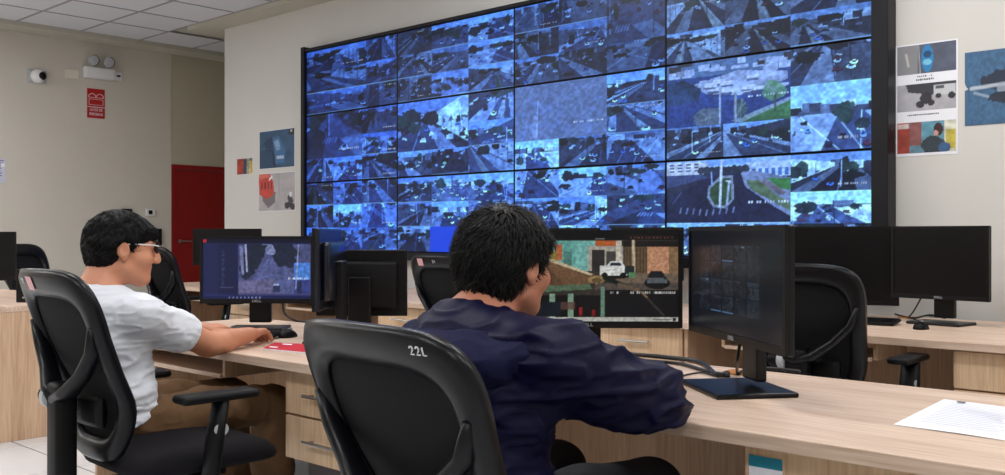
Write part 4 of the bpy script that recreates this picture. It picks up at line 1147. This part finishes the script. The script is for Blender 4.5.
class Field:
    def __init__(s, lo, hi, h):
        s.lo = np.array(lo, float); s.h = h
        s.n = np.ceil((np.array(hi) - s.lo) / h).astype(int) + 1
        s.ax = [s.lo[k] + h * np.arange(s.n[k]) for k in range(3)]
        s.d = np.full(s.n, .3, np.float32)
    def _sl(s, lo, hi):
        a = np.clip(((np.array(lo) - s.lo) / s.h).astype(int) - 1, 0, s.n); b = np.clip(((np.array(hi) - s.lo) / s.h).astype(int) + 3, 0, s.n)
        sl = tuple(slice(a[k], b[k]) for k in range(3))
        return sl, s.ax[0][sl[0]][:, None, None], s.ax[1][sl[1]][None, :, None], s.ax[2][sl[2]][None, None, :]
    def comb(s, sl, f, k, op):
        c = s.d[sl]
        if c.size == 0: return
        if op == 'sub': f = -f; hh = np.clip(.5 - .5 * (f - c) / k, 0, 1); r = c * hh + f * (1 - hh) + k * hh * (1 - hh)
        else: hh = np.clip(.5 + .5 * (c - f) / k, 0, 1); r = c * (1 - hh) + f * hh - k * hh * (1 - hh)
        s.d[sl] = r
    def cone(s, a, b, ra, rb, k=.02, op='add', flat=None):
        a = np.array(a, float); b = np.array(b, float); m = max(ra, rb) + k + .05
        sl, X, Y, Z = s._sl(np.minimum(a, b) - m, np.maximum(a, b) + m)
        d = b - a; L = d @ d + 1e-9
        t = np.clip(((X - a[0]) * d[0] + (Y - a[1]) * d[1] + (Z - a[2]) * d[2]) / L, 0, 1)
        q = np.sqrt((X - a[0] - t * d[0]) ** 2 + (Y - a[1] - t * d[1]) ** 2 + (Z - a[2] - t * d[2]) ** 2) - (ra + t * (rb - ra))
        s.comb(sl, q, k, op); return s
    def chain(s, pts, rads, k=.02, op='add'):
        for i in range(len(pts) - 1): s.cone(pts[i], pts[i + 1], rads[i], rads[i + 1], k, op)
        return s
    def ell(s, c, r, k=.02, R=None, op='add'):
        c = np.array(c, float); r = np.array(r, float); m = r.max() + k + .05
        sl, X, Y, Z = s._sl(c - m, c + m)
        X = X - c[0]; Y = Y - c[1]; Z = Z - c[2]
        if R is not None:
            R = np.array(R)          # columns = local axes
            X, Y, Z = [X * R[0][j] + Y * R[1][j] + Z * R[2][j] for j in range(3)]
        k0 = np.sqrt((X / r[0]) ** 2 + (Y / r[1]) ** 2 + (Z / r[2]) ** 2)
        k1 = np.sqrt((X / r[0] ** 2) ** 2 + (Y / r[1] ** 2) ** 2 + (Z / r[2] ** 2) ** 2) + 1e-6
        s.comb(sl, k0 * (k0 - 1) / k1, k, op); return s
    def cut(s, p, n, k=.004):
        """remove everything on the side the normal points to"""
        n = np.array(n, float); n /= np.linalg.norm(n)
        f = (s.ax[0][:, None, None] - p[0]) * n[0] + (s.ax[1][None, :, None] - p[1]) * n[1] + (s.ax[2][None, None, :] - p[2]) * n[2]
        s.d = np.maximum(s.d, f.astype(np.float32)); return s
    def cutbox(s, lo, hi, p, n):
        sl, X, Y, Z = s._sl(lo, hi); n = np.array(n, float); n /= np.linalg.norm(n)
        f = (X - p[0]) * n[0] + (Y - p[1]) * n[1] + (Z - p[2]) * n[2]
        s.d[sl] = np.maximum(s.d[sl], f); return s
    def mesh(s):
        d = s.d; d[0], d[-1] = .3, .3; d[:, 0], d[:, -1] = .3, .3; d[:, :, 0], d[:, :, -1] = .3, .3
        n = s.n; ins = d < 0
        c = np.zeros(tuple(n - 1), np.uint8)
        for a in (0, 1):
            for b in (0, 1):
                for e in (0, 1): c += ins[a:n[0] - 1 + a, b:n[1] - 1 + b, e:n[2] - 1 + e]
        act = np.argwhere((c > 0) & (c < 8))
        idx = -np.ones(tuple(n - 1), np.int64); idx[act[:, 0], act[:, 1], act[:, 2]] = np.arange(len(act))
        acc = np.zeros((len(act), 3)); cnt = np.zeros(len(act))
        cor = [(a, b, e) for a in (0, 1) for b in (0, 1) for e in (0, 1)]
        for p in cor:
            for ax in range(3):
                if p[ax]: continue
                q = list(p); q[ax] = 1
                va = d[act[:, 0] + p[0], act[:, 1] + p[1], act[:, 2] + p[2]]; vb = d[act[:, 0] + q[0], act[:, 1] + q[1], act[:, 2] + q[2]]
                m = (va < 0) != (vb < 0); t = np.where(m, va / np.where(m, va - vb, 1), 0)
                pos = np.array(p, float)[None].repeat(len(act), 0); pos[:, ax] += t
                acc[m] += pos[m]; cnt[m] += 1
        V = s.lo + s.h * (act + acc / cnt[:, None])
        F = []
        for ax in range(3):
            o1, o2 = [(1, 2), (2, 0), (0, 1)][ax]
            A = ins; sl0 = [slice(1, n[k] - 1) for k in range(3)]; sl1 = list(sl0)
            sl0[ax] = slice(0, n[ax] - 1); sl1[ax] = slice(1, n[ax])
            x = A[tuple(sl0)] != A[tuple(sl1)]
            e = np.argwhere(x); off = np.ones(3, int); off[ax] = 0; e = e + off
            if not len(e): continue
            flip = A[e[:, 0], e[:, 1], e[:, 2]]
            e1 = np.zeros(3, int); e1[o1] = 1; e2 = np.zeros(3, int); e2[o2] = 1
            g = lambda k: idx[k[:, 0], k[:, 1], k[:, 2]]
            Q = np.stack([g(e - e1 - e2), g(e - e2), g(e), g(e - e1)], 1)
            Q[~flip] = Q[~flip][:, ::-1]
            F.append(Q)
        return V, np.concatenate(F)

def vnormals(V, F):
    a, b, c, d = V[F[:, 0]], V[F[:, 1]], V[F[:, 2]], V[F[:, 3]]
    fn = np.cross(c - a, d - b); N = np.zeros_like(V)
    for k in range(4): np.add.at(N, F[:, k], fn)
    return N / (np.linalg.norm(N, axis=1, keepdims=True) + 1e-12)

def smooth_mesh(V, F, it=1, lam=.5):
    for _ in range(it):
        A = np.zeros_like(V); C = np.zeros(len(V))
        for k in range(4):
            np.add.at(A, F[:, k], V[F[:, (k + 1) % 4]]); np.add.at(C, F[:, k], 1)
        V = V + lam * (A / np.maximum(C, 1)[:, None] - V)
    return V

def np_obj(name, V, F, m, parent, scale=(HX, HX, 1)):
    me = bpy.data.meshes.new(name); V = V * np.array(scale)
    me.vertices.add(len(V)); me.vertices.foreach_set('co', V.astype(np.float32).ravel())
    me.loops.add(F.size); me.loops.foreach_set('vertex_index', F.ravel().astype(np.int32))
    me.polygons.add(len(F)); me.polygons.foreach_set('loop_start', np.arange(0, F.size, F.shape[1], dtype=np.int32))
    me.update(calc_edges=True)
    me.polygons.foreach_set('use_smooth', np.ones(len(F), bool))
    return mesh_obj(name, me, m, parent)

def rotm(pitch, yaw, roll=0):      # pitch < 0 looks down
    return np.array(Matrix.Rotation(yaw, 3, 'Z') @ Matrix.Rotation(pitch, 3, 'X') @ Matrix.Rotation(roll, 3, 'Y'))

def add_head(f, o, R, ear=1.0):
    H = lambda *p: np.array(o) + R @ np.array(p)
    E = lambda c, r, k=.015, op='add', Q=None: f.ell(H(*c), r, k, R if Q is None else R @ np.array(Q), op)
    E((0, -.012, .032), (.075, .097, .090), .02)
    E((0, .022, -.03), (.066, .074, .092), .03)
    E((0, .028, -.078), (.056, .060, .048), .03)
    f.cone(H(0, .074, -.112), H(0, .078, -.110), .022, .022, .025)
    f.cone(H(.056, -.0, -.075), H(.02, .07, -.108), .014, .018, .03); f.cone(H(-.056, -.0, -.075), H(-.02, .07, -.108), .014, .018, .03)
    for s in (-1, 1):
        E((s * .045, .058, -.035), (.026, .03, .026), .025)              # cheeks
        E((s * .033, .082, .010), (.019, .014, .011), .006, 'sub')       # eye sockets
        E((s * .031, .076, .010), (.0135, .0135, .0125), .004)           # eyes under their lids
        f.cone(H(s * .014, .088, .028), H(s * .05, .070, .026), .008, .006, .012)   # brow
        f.cone(H(s * .009, .106, -.036), H(s * .013, .100, -.036), .0085, .008, .006)  # nostril wings
        # ear: rim, lobe, hollow
        q = np.array(Matrix.Rotation(-s * .35, 3, 'Z') @ Matrix.Rotation(.18, 3, 'X'))
        E((s * .080, -.012, -.012), (.009, .021, .033), .006, 'add', q)
        E((s * .088, -.010, -.010), (.006, .012, .020), .004, 'sub', q)
        E((s * .078, -.002, -.044), (.007, .010, .011), .006)
    f.chain([H(0, .090, .016), H(0, .108, -.018), H(0, .113, -.034)], [.008, .010, .0125], .010)
    f.cone(H(-.017, .090, -.063), H(.017, .090, -.063), .0072, .0072, .008); f.cone(H(-.015, .088, -.076), H(.015, .088, -.076), .008, .008, .008)
    f.cone(H(-.022, .098, -.0695), H(.022, .098, -.0695), .0022, .0022, .003, 'sub')
    return H

def add_hand(f, w, d, up, s, curl=.5, L=1.0):
    """hand from wrist w along d, palm normal -up; s = +1 right hand (thumb to the left)"""
    w = np.array(w, float); d = np.array(d, float); d /= np.linalg.norm(d); up = np.array(up, float); up -= d * (up @ d); up /= np.linalg.norm(up)
    side = np.cross(d, up)            # to the right of the hand
    pt = lambda a, b, c: w + d * a * L + side * b * L + up * c * L
    for b in (-.026, -.009, .009, .026): f.cone(pt(.01, b * .6, 0), pt(.085, b, .004), .017, .0135, .012)
    k = .003
    for b, ln, sp in ((-.028, .072, -.06), (-.010, .082, -.02), (.009, .076, .03), (.027, .060, .08)):
        b_ = b * s
        p0 = pt(.085, b_, .004); p1 = pt(.085 + ln * .45, b_ + sp * s * .03, .004 - ln * .10 * curl * 2)
        p2 = pt(.085 + ln * .78, b_ + sp * s * .05, -.014 - ln * .25 * curl); p3 = pt(.085 + ln * .95, b_ + sp * s * .06, -.024 - ln * .42 * curl)
        f.chain([p0, p1, p2, p3], [.0105, .0095, .0088, .0078], k)
    f.chain([pt(.02, -.022 * s, -.004), pt(.05, -.045 * s, -.012), pt(.078, -.052 * s, -.02), pt(.10, -.050 * s, -.026)], [.016, .0125, .0105, .0088], .006)

def strands(V, N, n, seed, length, flow, lift=.25, r0=.0011, segs=4, mask=None, jit=.5):
    """short tapered locks growing from points of the hair cap"""
    rg = np.random.default_rng(seed)
    idx = np.arange(len(V)) if mask is None else np.nonzero(mask)[0]
    pick = idx[rg.integers(0, len(idx), n)]
    P = V[pick]; nn = N[pick]
    fl = flow(P) + rg.normal(0, jit, (n, 3)); fl -= nn * (fl * nn).sum(1, keepdims=True)
    fl /= np.linalg.norm(fl, axis=1, keepdims=True) + 1e-9
    Ln = length * rg.uniform(.6, 1.3, n)
    rings = []
    sd = np.cross(fl, nn)
    bend = rg.normal(0, .18, (n, 1))
    for j in range(segs + 1):
        t = j / segs
        c = P + (fl * t + nn * (lift * math.sin(t * PI * .75)) + sd * bend * t * t) * Ln[:, None] - nn * .003
        r = r0 * (1 - .92 * t) * rg.uniform(.8, 1.3, (n, 1))
        rings.append([c + sd * r * 1.6, c + nn * r, c - sd * r * 1.6])
    VV = np.stack([np.stack(q, 1) for q in rings], 1).reshape(-1, 3)     # n, segs+1, 3
    F = []
    base_ = (np.arange(n) * (segs + 1) * 3)[:, None]
    for j in range(segs):
        for k in range(3):
            l = (k + 1) % 3
            F.append(base_ + np.array([j * 3 + k, j * 3 + l, (j + 1) * 3 + l, (j + 1) * 3 + k])[None])
    return VV, np.concatenate(F)

def join(*parts):
    V = []; F = []; n = 0
    for v, f in parts: V.append(v); F.append(f + n); n += len(v)
    return np.concatenate(V), np.concatenate(F)

def hair_obj(parent, H, R, o, seed, n, length, fringe, thick, swirl=.6, lift=.16):
    f = Field(np.array(o) - .18, np.array(o) + .18, .005)
    E = lambda c, r, k=.015, op='add': f.ell(H(*c), r, k, R, op)
    E((0, -.016, .040), (.080 + thick, .100 + thick, .090 + thick), .02)
    E((0, -.045, -.005), (.076 + thick * .9, .072 + thick * .8, .085), .03)
    E((0, -.050, -.062), (.060, .046, .036), .03)
    for s in (-1, 1): f.cone(H(s * .070, .012, .028), H(s * .073, .012, -.012), .016, .008, .01)
    E((0, .058, .062), (.058, .036, .032), .02)                                             # fringe mass
    # clear the face and the ears
    E((0, .110, -.062), (.105, .100, .088 + fringe), .012, 'sub')
    for s in (-1, 1):
        E((s * .095, -.006, -.022), (.034, .024, .036), .01, 'sub')
        E((s * .085, .035, -.055), (.040, .045, .05), .01, 'sub')
    V, F = f.mesh(); V = smooth_mesh(V, F, 2)
    N = vnormals(V, F)
    V = V + N * ((vnoise(V, 45, seed) * .0025 + vnoise(V, 110, seed + 1) * .002)[:, None])
    crown = H(0.01, -.045, .12)
    def flow(P):
        d = P - crown; d = d / (np.linalg.norm(d, axis=1, keepdims=True) + 1e-6)
        return d + np.cross(d, R @ np.array([0, 0, 1.])) * swirl + R @ np.array([0, 0, -.35])
    S1 = strands(V, N, n, seed + 3, length, flow, lift, .0016, jit=.22)
    S2 = strands(V, N, n // 6, seed + 4, length * .8, flow, lift * 2.2, .0013, jit=.4)
    return np_obj('hair', *join((V, F), S1, S2), M_HAIR1 if parent is t1 else M_HAIR, parent)

def cloth(V, F, folds):
    """push vertices along normals by fold noise: (freq xyz, amp, seed, sharp)"""
    N = vnormals(V, F); d = np.zeros(len(V))
    for fr, amp, sd, mask in folds:
        q = vnoise(V, fr, sd); r = np.clip(1 - np.abs(q) * 2.2, 0, 1) ** 1.6 - .25
        d += amp * r * (mask(V) if mask else 1)
    return V + N * d[:, None]

# ---------------- the man in the white T-shirt
u1, v1 = -3.42, 1.55
t1 = thing('person', 'man in white T-shirt and glasses typing at the left desk', 'person', (u1, v1, 0))
ho = (-.005, .085, 1.195); HR = rotm(-.16, -.26, 0)
f = Field((-.42, -.26, .0), (.42, .84, 1.36), .0055)
H1 = add_head(f, ho, HR)
f.chain([H1(0, -.035, -.07), (0, .0, 1.03), (0, -.02, .96)], [.056, .060, .075], .03)
SH = {1: (.160, .060, .958), -1: (-.160, .055, .965)}
f.chain([SH[-1], (0, .0, .965), SH[1]], [.050, .068, .050], .05)
f.ell((0, .03, .86), (.165, .115, .17), .05); f.ell((0, .03, .66), (.145, .11, .15), .05); f.ell((0, .04, .555), (.145, .11, .085), .04)
EL = {1: (.10, .325, .825), -1: (-.29, .30, .845)}; WR = {1: (.02, .530, .838), -1: (-.255, .50, .842)}
for s in (1, -1):
    a, b, c = np.array(SH[s]), np.array(EL[s]), np.array(WR[s])
    f.chain([a, a * .5 + b * .5, b], [.050, .050, .046], .02); f.chain([b, b * .7 + c * .3, c], [.046, .046, .030], .015)
    d = (np.array((-.62, .78, -.02)) if s == 1 else np.array((-.02, 1, -.05)))
    add_hand(f, c, d, (-.12 * s, 0, 1), s, .65)
KN = {1: (.135, .545, .575), -1: (-.115, .53, .575)}; AN = {1: (.15, .56, .10), -1: (-.13, .60, .10)}
for s in (1, -1):
    f.chain([(s * .075, .05, .56), KN[s]], [.066, .055], .04); f.chain([KN[s], (KN[s][0], KN[s][1] + .0, .33), AN[s]], [.057, .052, .036], .02)
    f.chain([AN[s], (AN[s][0], AN[s][1] - .04, .05), ], [.036, .035], .02); f.cone((AN[s][0], AN[s][1] - .04, .045), (AN[s][0] + s * .02, AN[s][1] + .16, .03), .036, .025, .02)
V, F = f.mesh(); V = smooth_mesh(V, F, 1, .4)
np_obj('body', V, F, M_SKIN1, t1)
hair_obj(t1, H1, HR, ho, 50, 6500, .022, .012, .004, .25, .10)
# T-shirt
g = Field((-.36, -.25, .48), (.36, .42, 1.10), .006)
g.chain([SH[-1], (0, -.008, .98), SH[1]], [.066, .090, .066], .05)
g.ell((0, .022, .86), (.182, .135, .18), .05); g.ell((0, .025, .68), (.180, .145, .15), .06); g.ell((.008, .03, .57), (.182, .158, .09), .05)
for s in (1, -1):
    a, b = np.array(SH[s]), np.array(EL[s]); q = a + (b - a) * .66
    g.chain([a, a + (b - a) * .5, q + (b - a) * .15], [.068, .066, .067], .04)
    n = (b - a); g.cutbox(q - .11, q + .11, q, n)
g.cone(H1(0, -.035, -.07), (0, .005, 1.03), .058, .062, .012, 'sub')
g.cut((0, -.12, .505), (0, .42, -1))
V, F = g.mesh(); V = smooth_mesh(V, F, 2)
V = cloth(V, F, [((5, 5, 12), .013, 61, lambda P: np.clip((.96 - P[:, 2]) / .25, .3, 1) * np.clip((P[:, 2] - .54) / .08, .3, 1)), ((10, 9, 26), .010, 62, lambda P: np.clip((.88 - P[:, 2]) / .2, .15, 1) * np.clip((P[:, 2] - .54) / .08, .2, 1)), ((20, 20, 50), .004, 63, None)])
np_obj('t_shirt', V, F, M_SHIRT, t1)
cl = MB(); n = 26
cl.tube([(.062 * math.cos(2 * PI * k / n) * HX, (.012 + .066 * math.sin(2 * PI * k / n)) * HX, 1.037 - .022 * math.sin(2 * PI * k / n)) for k in range(n)], .0065, 6, closed=True)
cl.build('shirt_collar', M_SHIRT, t1, 'all')
# trousers
g = Field((-.26, -.16, .10), (.27, .72, .72), .006)
g.ell((.01, .05, .56), (.155, .120, .085), .03)
for s in (1, -1):
    g.chain([(s * .080, .06, .565), (s * .11, .3, .575), KN[s]], [.088, .086, .074], .03)
    g.chain([KN[s], (KN[s][0], KN[s][1] + .005, .34), (AN[s][0], AN[s][1], .12)], [.072, .068, .06], .02)
V, F = g.mesh(); V = smooth_mesh(V, F, 2)
V = cloth(V, F, [((7, 9, 14), .006, 71, None), ((16, 30, 22), .003, 72, None)])
np_obj('trousers', V, F, M_TROUS, t1)
# shoes
for s in (1, -1):
    g = Field((AN[s][0] - .08, AN[s][1] - .12, -.0), (AN[s][0] + .09, AN[s][1] + .26, .16), .005)
    a = AN[s]; g.chain([(a[0], a[1] - .045, .05), (a[0] + s * .01, a[1] + .07, .046), (a[0] + s * .02, a[1] + .17, .040)], [.046, .046, .036], .02); g.cone((a[0], a[1] - .01, .06), (a[0], a[1], .11), .046, .044, .02)
    g.cut((0, 0, .006), (0, 0, -1)); V, F = g.mesh(); np_obj('shoe', V, F, M_PLAS2, t1)
# spectacles
sp = MB(); le = MB()
S3 = lambda p: (p[0] * HX, p[1] * HX, p[2])
for s in (1, -1):
    ring = [S3(H1(s * (.034 + .024 * math.cos(a)), .104 - .010 * abs(math.cos(a)) , .010 + .018 * math.sin(a))) for a in [2 * PI * k / 18 for k in range(18)]]
    sp.tube(ring, .0022, 6, closed=True)
    c = S3(H1(s * .034, .101, .010)); le.v.append(c); b0 = len(le.v); le.v += ring
    for k in range(18): le.f.append((b0 - 1, b0 + k, b0 + (k + 1) % 18))
sp.tube([S3(H1(-.010, .105, .014)), S3(H1(0, .109, .017)), S3(H1(.010, .105, .014))], .002, 6)
gl = sp.build('glasses_frame', mat('dark_metal', srgb(60, 48, 50), .25, metal=.6), t1, True)
le.build('glasses_lens', M_LENS, gl, True)
for s in (1, -1):
    MB().tube([S3(H1(s * .058, .096, .018)), S3(H1(s * .074, .080, .019)), S3(H1(s * .079, .03, .015)), S3(H1(s * .082, -.012, .010))], .0026, 6).build('glasses_temple', M_WHITE, gl, True)
ey = MB()
for s in (1, -1):
    c = H1(s * .031, .0855, .010); ey.lathe([(.0005, -.0055), (.0055, -.003), (.0065, 0), (.0055, .003), (.0005, .0055)], 12, S3(c))
    b = MB(); b.tube([S3(H1(s * .013, .098, .033)), S3(H1(s * .032, .094, .039)), S3(H1(s * .052, .078, .034))], [.003, .004, .002], 6).build('eyebrow', M_HAIR, t1, True)
ey.build('eyes', M_OFF, t1, True)

# ---------------- the man in the navy jacket
u2, v2 = -1.615, 1.56
t2 = thing('person', 'man in navy hooded jacket seen from behind at the foreground desk', 'person', (u2, v2, 0))
ho = (.0, .165, 1.172); HR = rotm(-.10, .04, .03)
f = Field((-.44, -.26, .0), (.44, .84, 1.38), .0055)
H2 = add_head(f, ho, HR)
f.chain([H2(0, -.035, -.07), (0, .075, 1.03), (0, .05, .96)], [.058, .064, .08], .03)
SH = {1: (.185, .10, .955), -1: (-.165, .10, .915)}
f.chain([SH[-1], (0, .06, .975), SH[1]], [.062, .085, .062], .05)
f.ell((0, .07, .86), (.165, .115, .16), .05); f.ell((0, .03, .66), (.165, .13, .15), .05); f.ell((0, .02, .56), (.18, .15, .10), .05)
EL = {1: (.250, .335, .842), -1: (-.28, .34, .86)}; WR = {1: (.09, .535, .838), -1: (-.12, .57, .84)}
for s in (1, -1):
    a, b, c = np.array(SH[s]), np.array(EL[s]), np.array(WR[s])
    f.chain([a, a * .5 + b * .5, b], [.056, .046, .040], .02); f.chain([b, b * .7 + c * .3, c], [.040, .041, .026], .015)
    add_hand(f, c, (-.5 * s, .86, -.03), (0, 0, 1), s, .6)
KN = {1: (.14, .50, .575), -1: (-.14, .50, .575)}; AN = {1: (.15, .54, .10), -1: (-.15, .54, .10)}
for s in (1, -1):
    f.chain([(s * .085, .03, .56), KN[s]], [.085, .058], .04); f.chain([KN[s], (KN[s][0], KN[s][1], .33), AN[s]], [.057, .052, .036], .02)
    f.cone((AN[s][0], AN[s][1] - .04, .045), (AN[s][0], AN[s][1] + .16, .03), .036, .025, .02)
V, F = f.mesh(); V = smooth_mesh(V, F, 1, .4)
np_obj('body', V, F, M_SKIN2, t2)
hair_obj(t2, H2, HR, ho, 80, 9000, .040, .0, .004, .45, .17)
# jacket
g = Field((-.46, -.25, .46), (.46, .72, 1.12), .006)
g.chain([SH[-1], (0, .05, .975), SH[1]], [.088, .105, .088], .05)
g.ell((0, .055, .86), (.205, .150, .18), .05); g.ell((0, .02, .68), (.205, .172, .16), .06); g.ell((0, .01, .56), (.215, .19, .10), .06)
for s in (1, -1):
    a, b, c = np.array(SH[s]), np.array(EL[s]), np.array(WR[s])
    g.chain([a, a * .5 + b * .5 + np.array((s * .01, 0, -.012)), b], [.088, .083, .074], .035); g.chain([b, b * .55 + c * .45, c], [.074, .066, .046], .03)
    g.cutbox(c - .08, c + .08, c - (c - b) * .06, c - b)
g.cone(H2(0, -.03, -.08), (0, .10, 1.05), .060, .068, .012, 'sub')
g.cut((0, 0, .50), (0, 0, -1))
V, F = g.mesh(); V = smooth_mesh(V, F, 2)
slv = lambda P: np.clip((np.abs(P[:, 0]) - .14) / .06, 0, 1)
V = cloth(V, F, [((5, 5, 7), .006, 91, lambda P: 1 - .5 * slv(P)), ((7, 9, 22), .016, 92, slv), ((14, 17, 40), .007, 93, None), ((5, 5, 17), .013, 94, lambda P: (1 - slv(P)) * np.clip((.86 - P[:, 2]) / .15, 0, 1))])
np_obj('jacket', V, F, M_NAVY, t2)
# folded hood around the neck
g = Field((-.26, -.20, .82), (.26, .26, 1.14), .0055)
arc = [(-.085, .15, 1.02), (-.105, .06, 1.005), (-.085, -.01, .995), (0, -.035, .985), (.085, -.01, .99), (.108, .06, 1.0), (.09, .15, 1.005)]
g.chain(arc, [.026, .034, .038, .040, .038, .034, .026], .015)
g.ell((.01, -.05, .945), (.165, .088, .078), .02, rotm(-.45, 0, -.05))
g.chain([(.09, -.04, .95), (.17, .03, .965), (.20, .09, .985)], [.055, .040, .016], .02)
g.chain([(-.09, -.04, .945), (-.16, .03, .95), (-.175, .09, .95)], [.05, .036, .016], .02)
g.cone((0, .07, .9), (0, .12, 1.2), .074, .074, .012, 'sub')
V, F = g.mesh(); V = smooth_mesh(V, F, 2); V = cloth(V, F, [((8, 8, 16), .006, 95, None), ((24, 24, 40), .003, 96, None)])
np_obj('hood', V, F, M_NAVY2, t2)
g = Field((-.27, -.18, .10), (.27, .70, .72), .007)
g.ell((0, .03, .565), (.182, .150, .09), .03)
for s in (1, -1):
    g.chain([(s * .088, .03, .565), (s * .11, .3, .575), KN[s]], [.098, .086, .074], .03)
    g.chain([KN[s], (KN[s][0], KN[s][1] + .005, .34), (AN[s][0], AN[s][1], .12)], [.072, .068, .06], .02)
V, F = g.mesh(); np_obj('trousers', V, F, mat('dark_trousers', srgb(24, 25, 34), .85), t2)
for s in (1, -1):
    g = Field((AN[s][0] - .08, AN[s][1] - .12, -.0), (AN[s][0] + .09, AN[s][1] + .26, .16), .006)
    a = AN[s]; g.chain([(a[0], a[1] - .045, .05), (a[0], a[1] + .07, .046), (a[0], a[1] + .17, .040)], [.046, .046, .036], .02); g.cone((a[0], a[1] - .01, .06), (a[0], a[1], .11), .046, .044, .02)
    g.cut((0, 0, .006), (0, 0, -1)); V, F = g.mesh(); np_obj('shoe', V, F, M_PLAS2, t2)
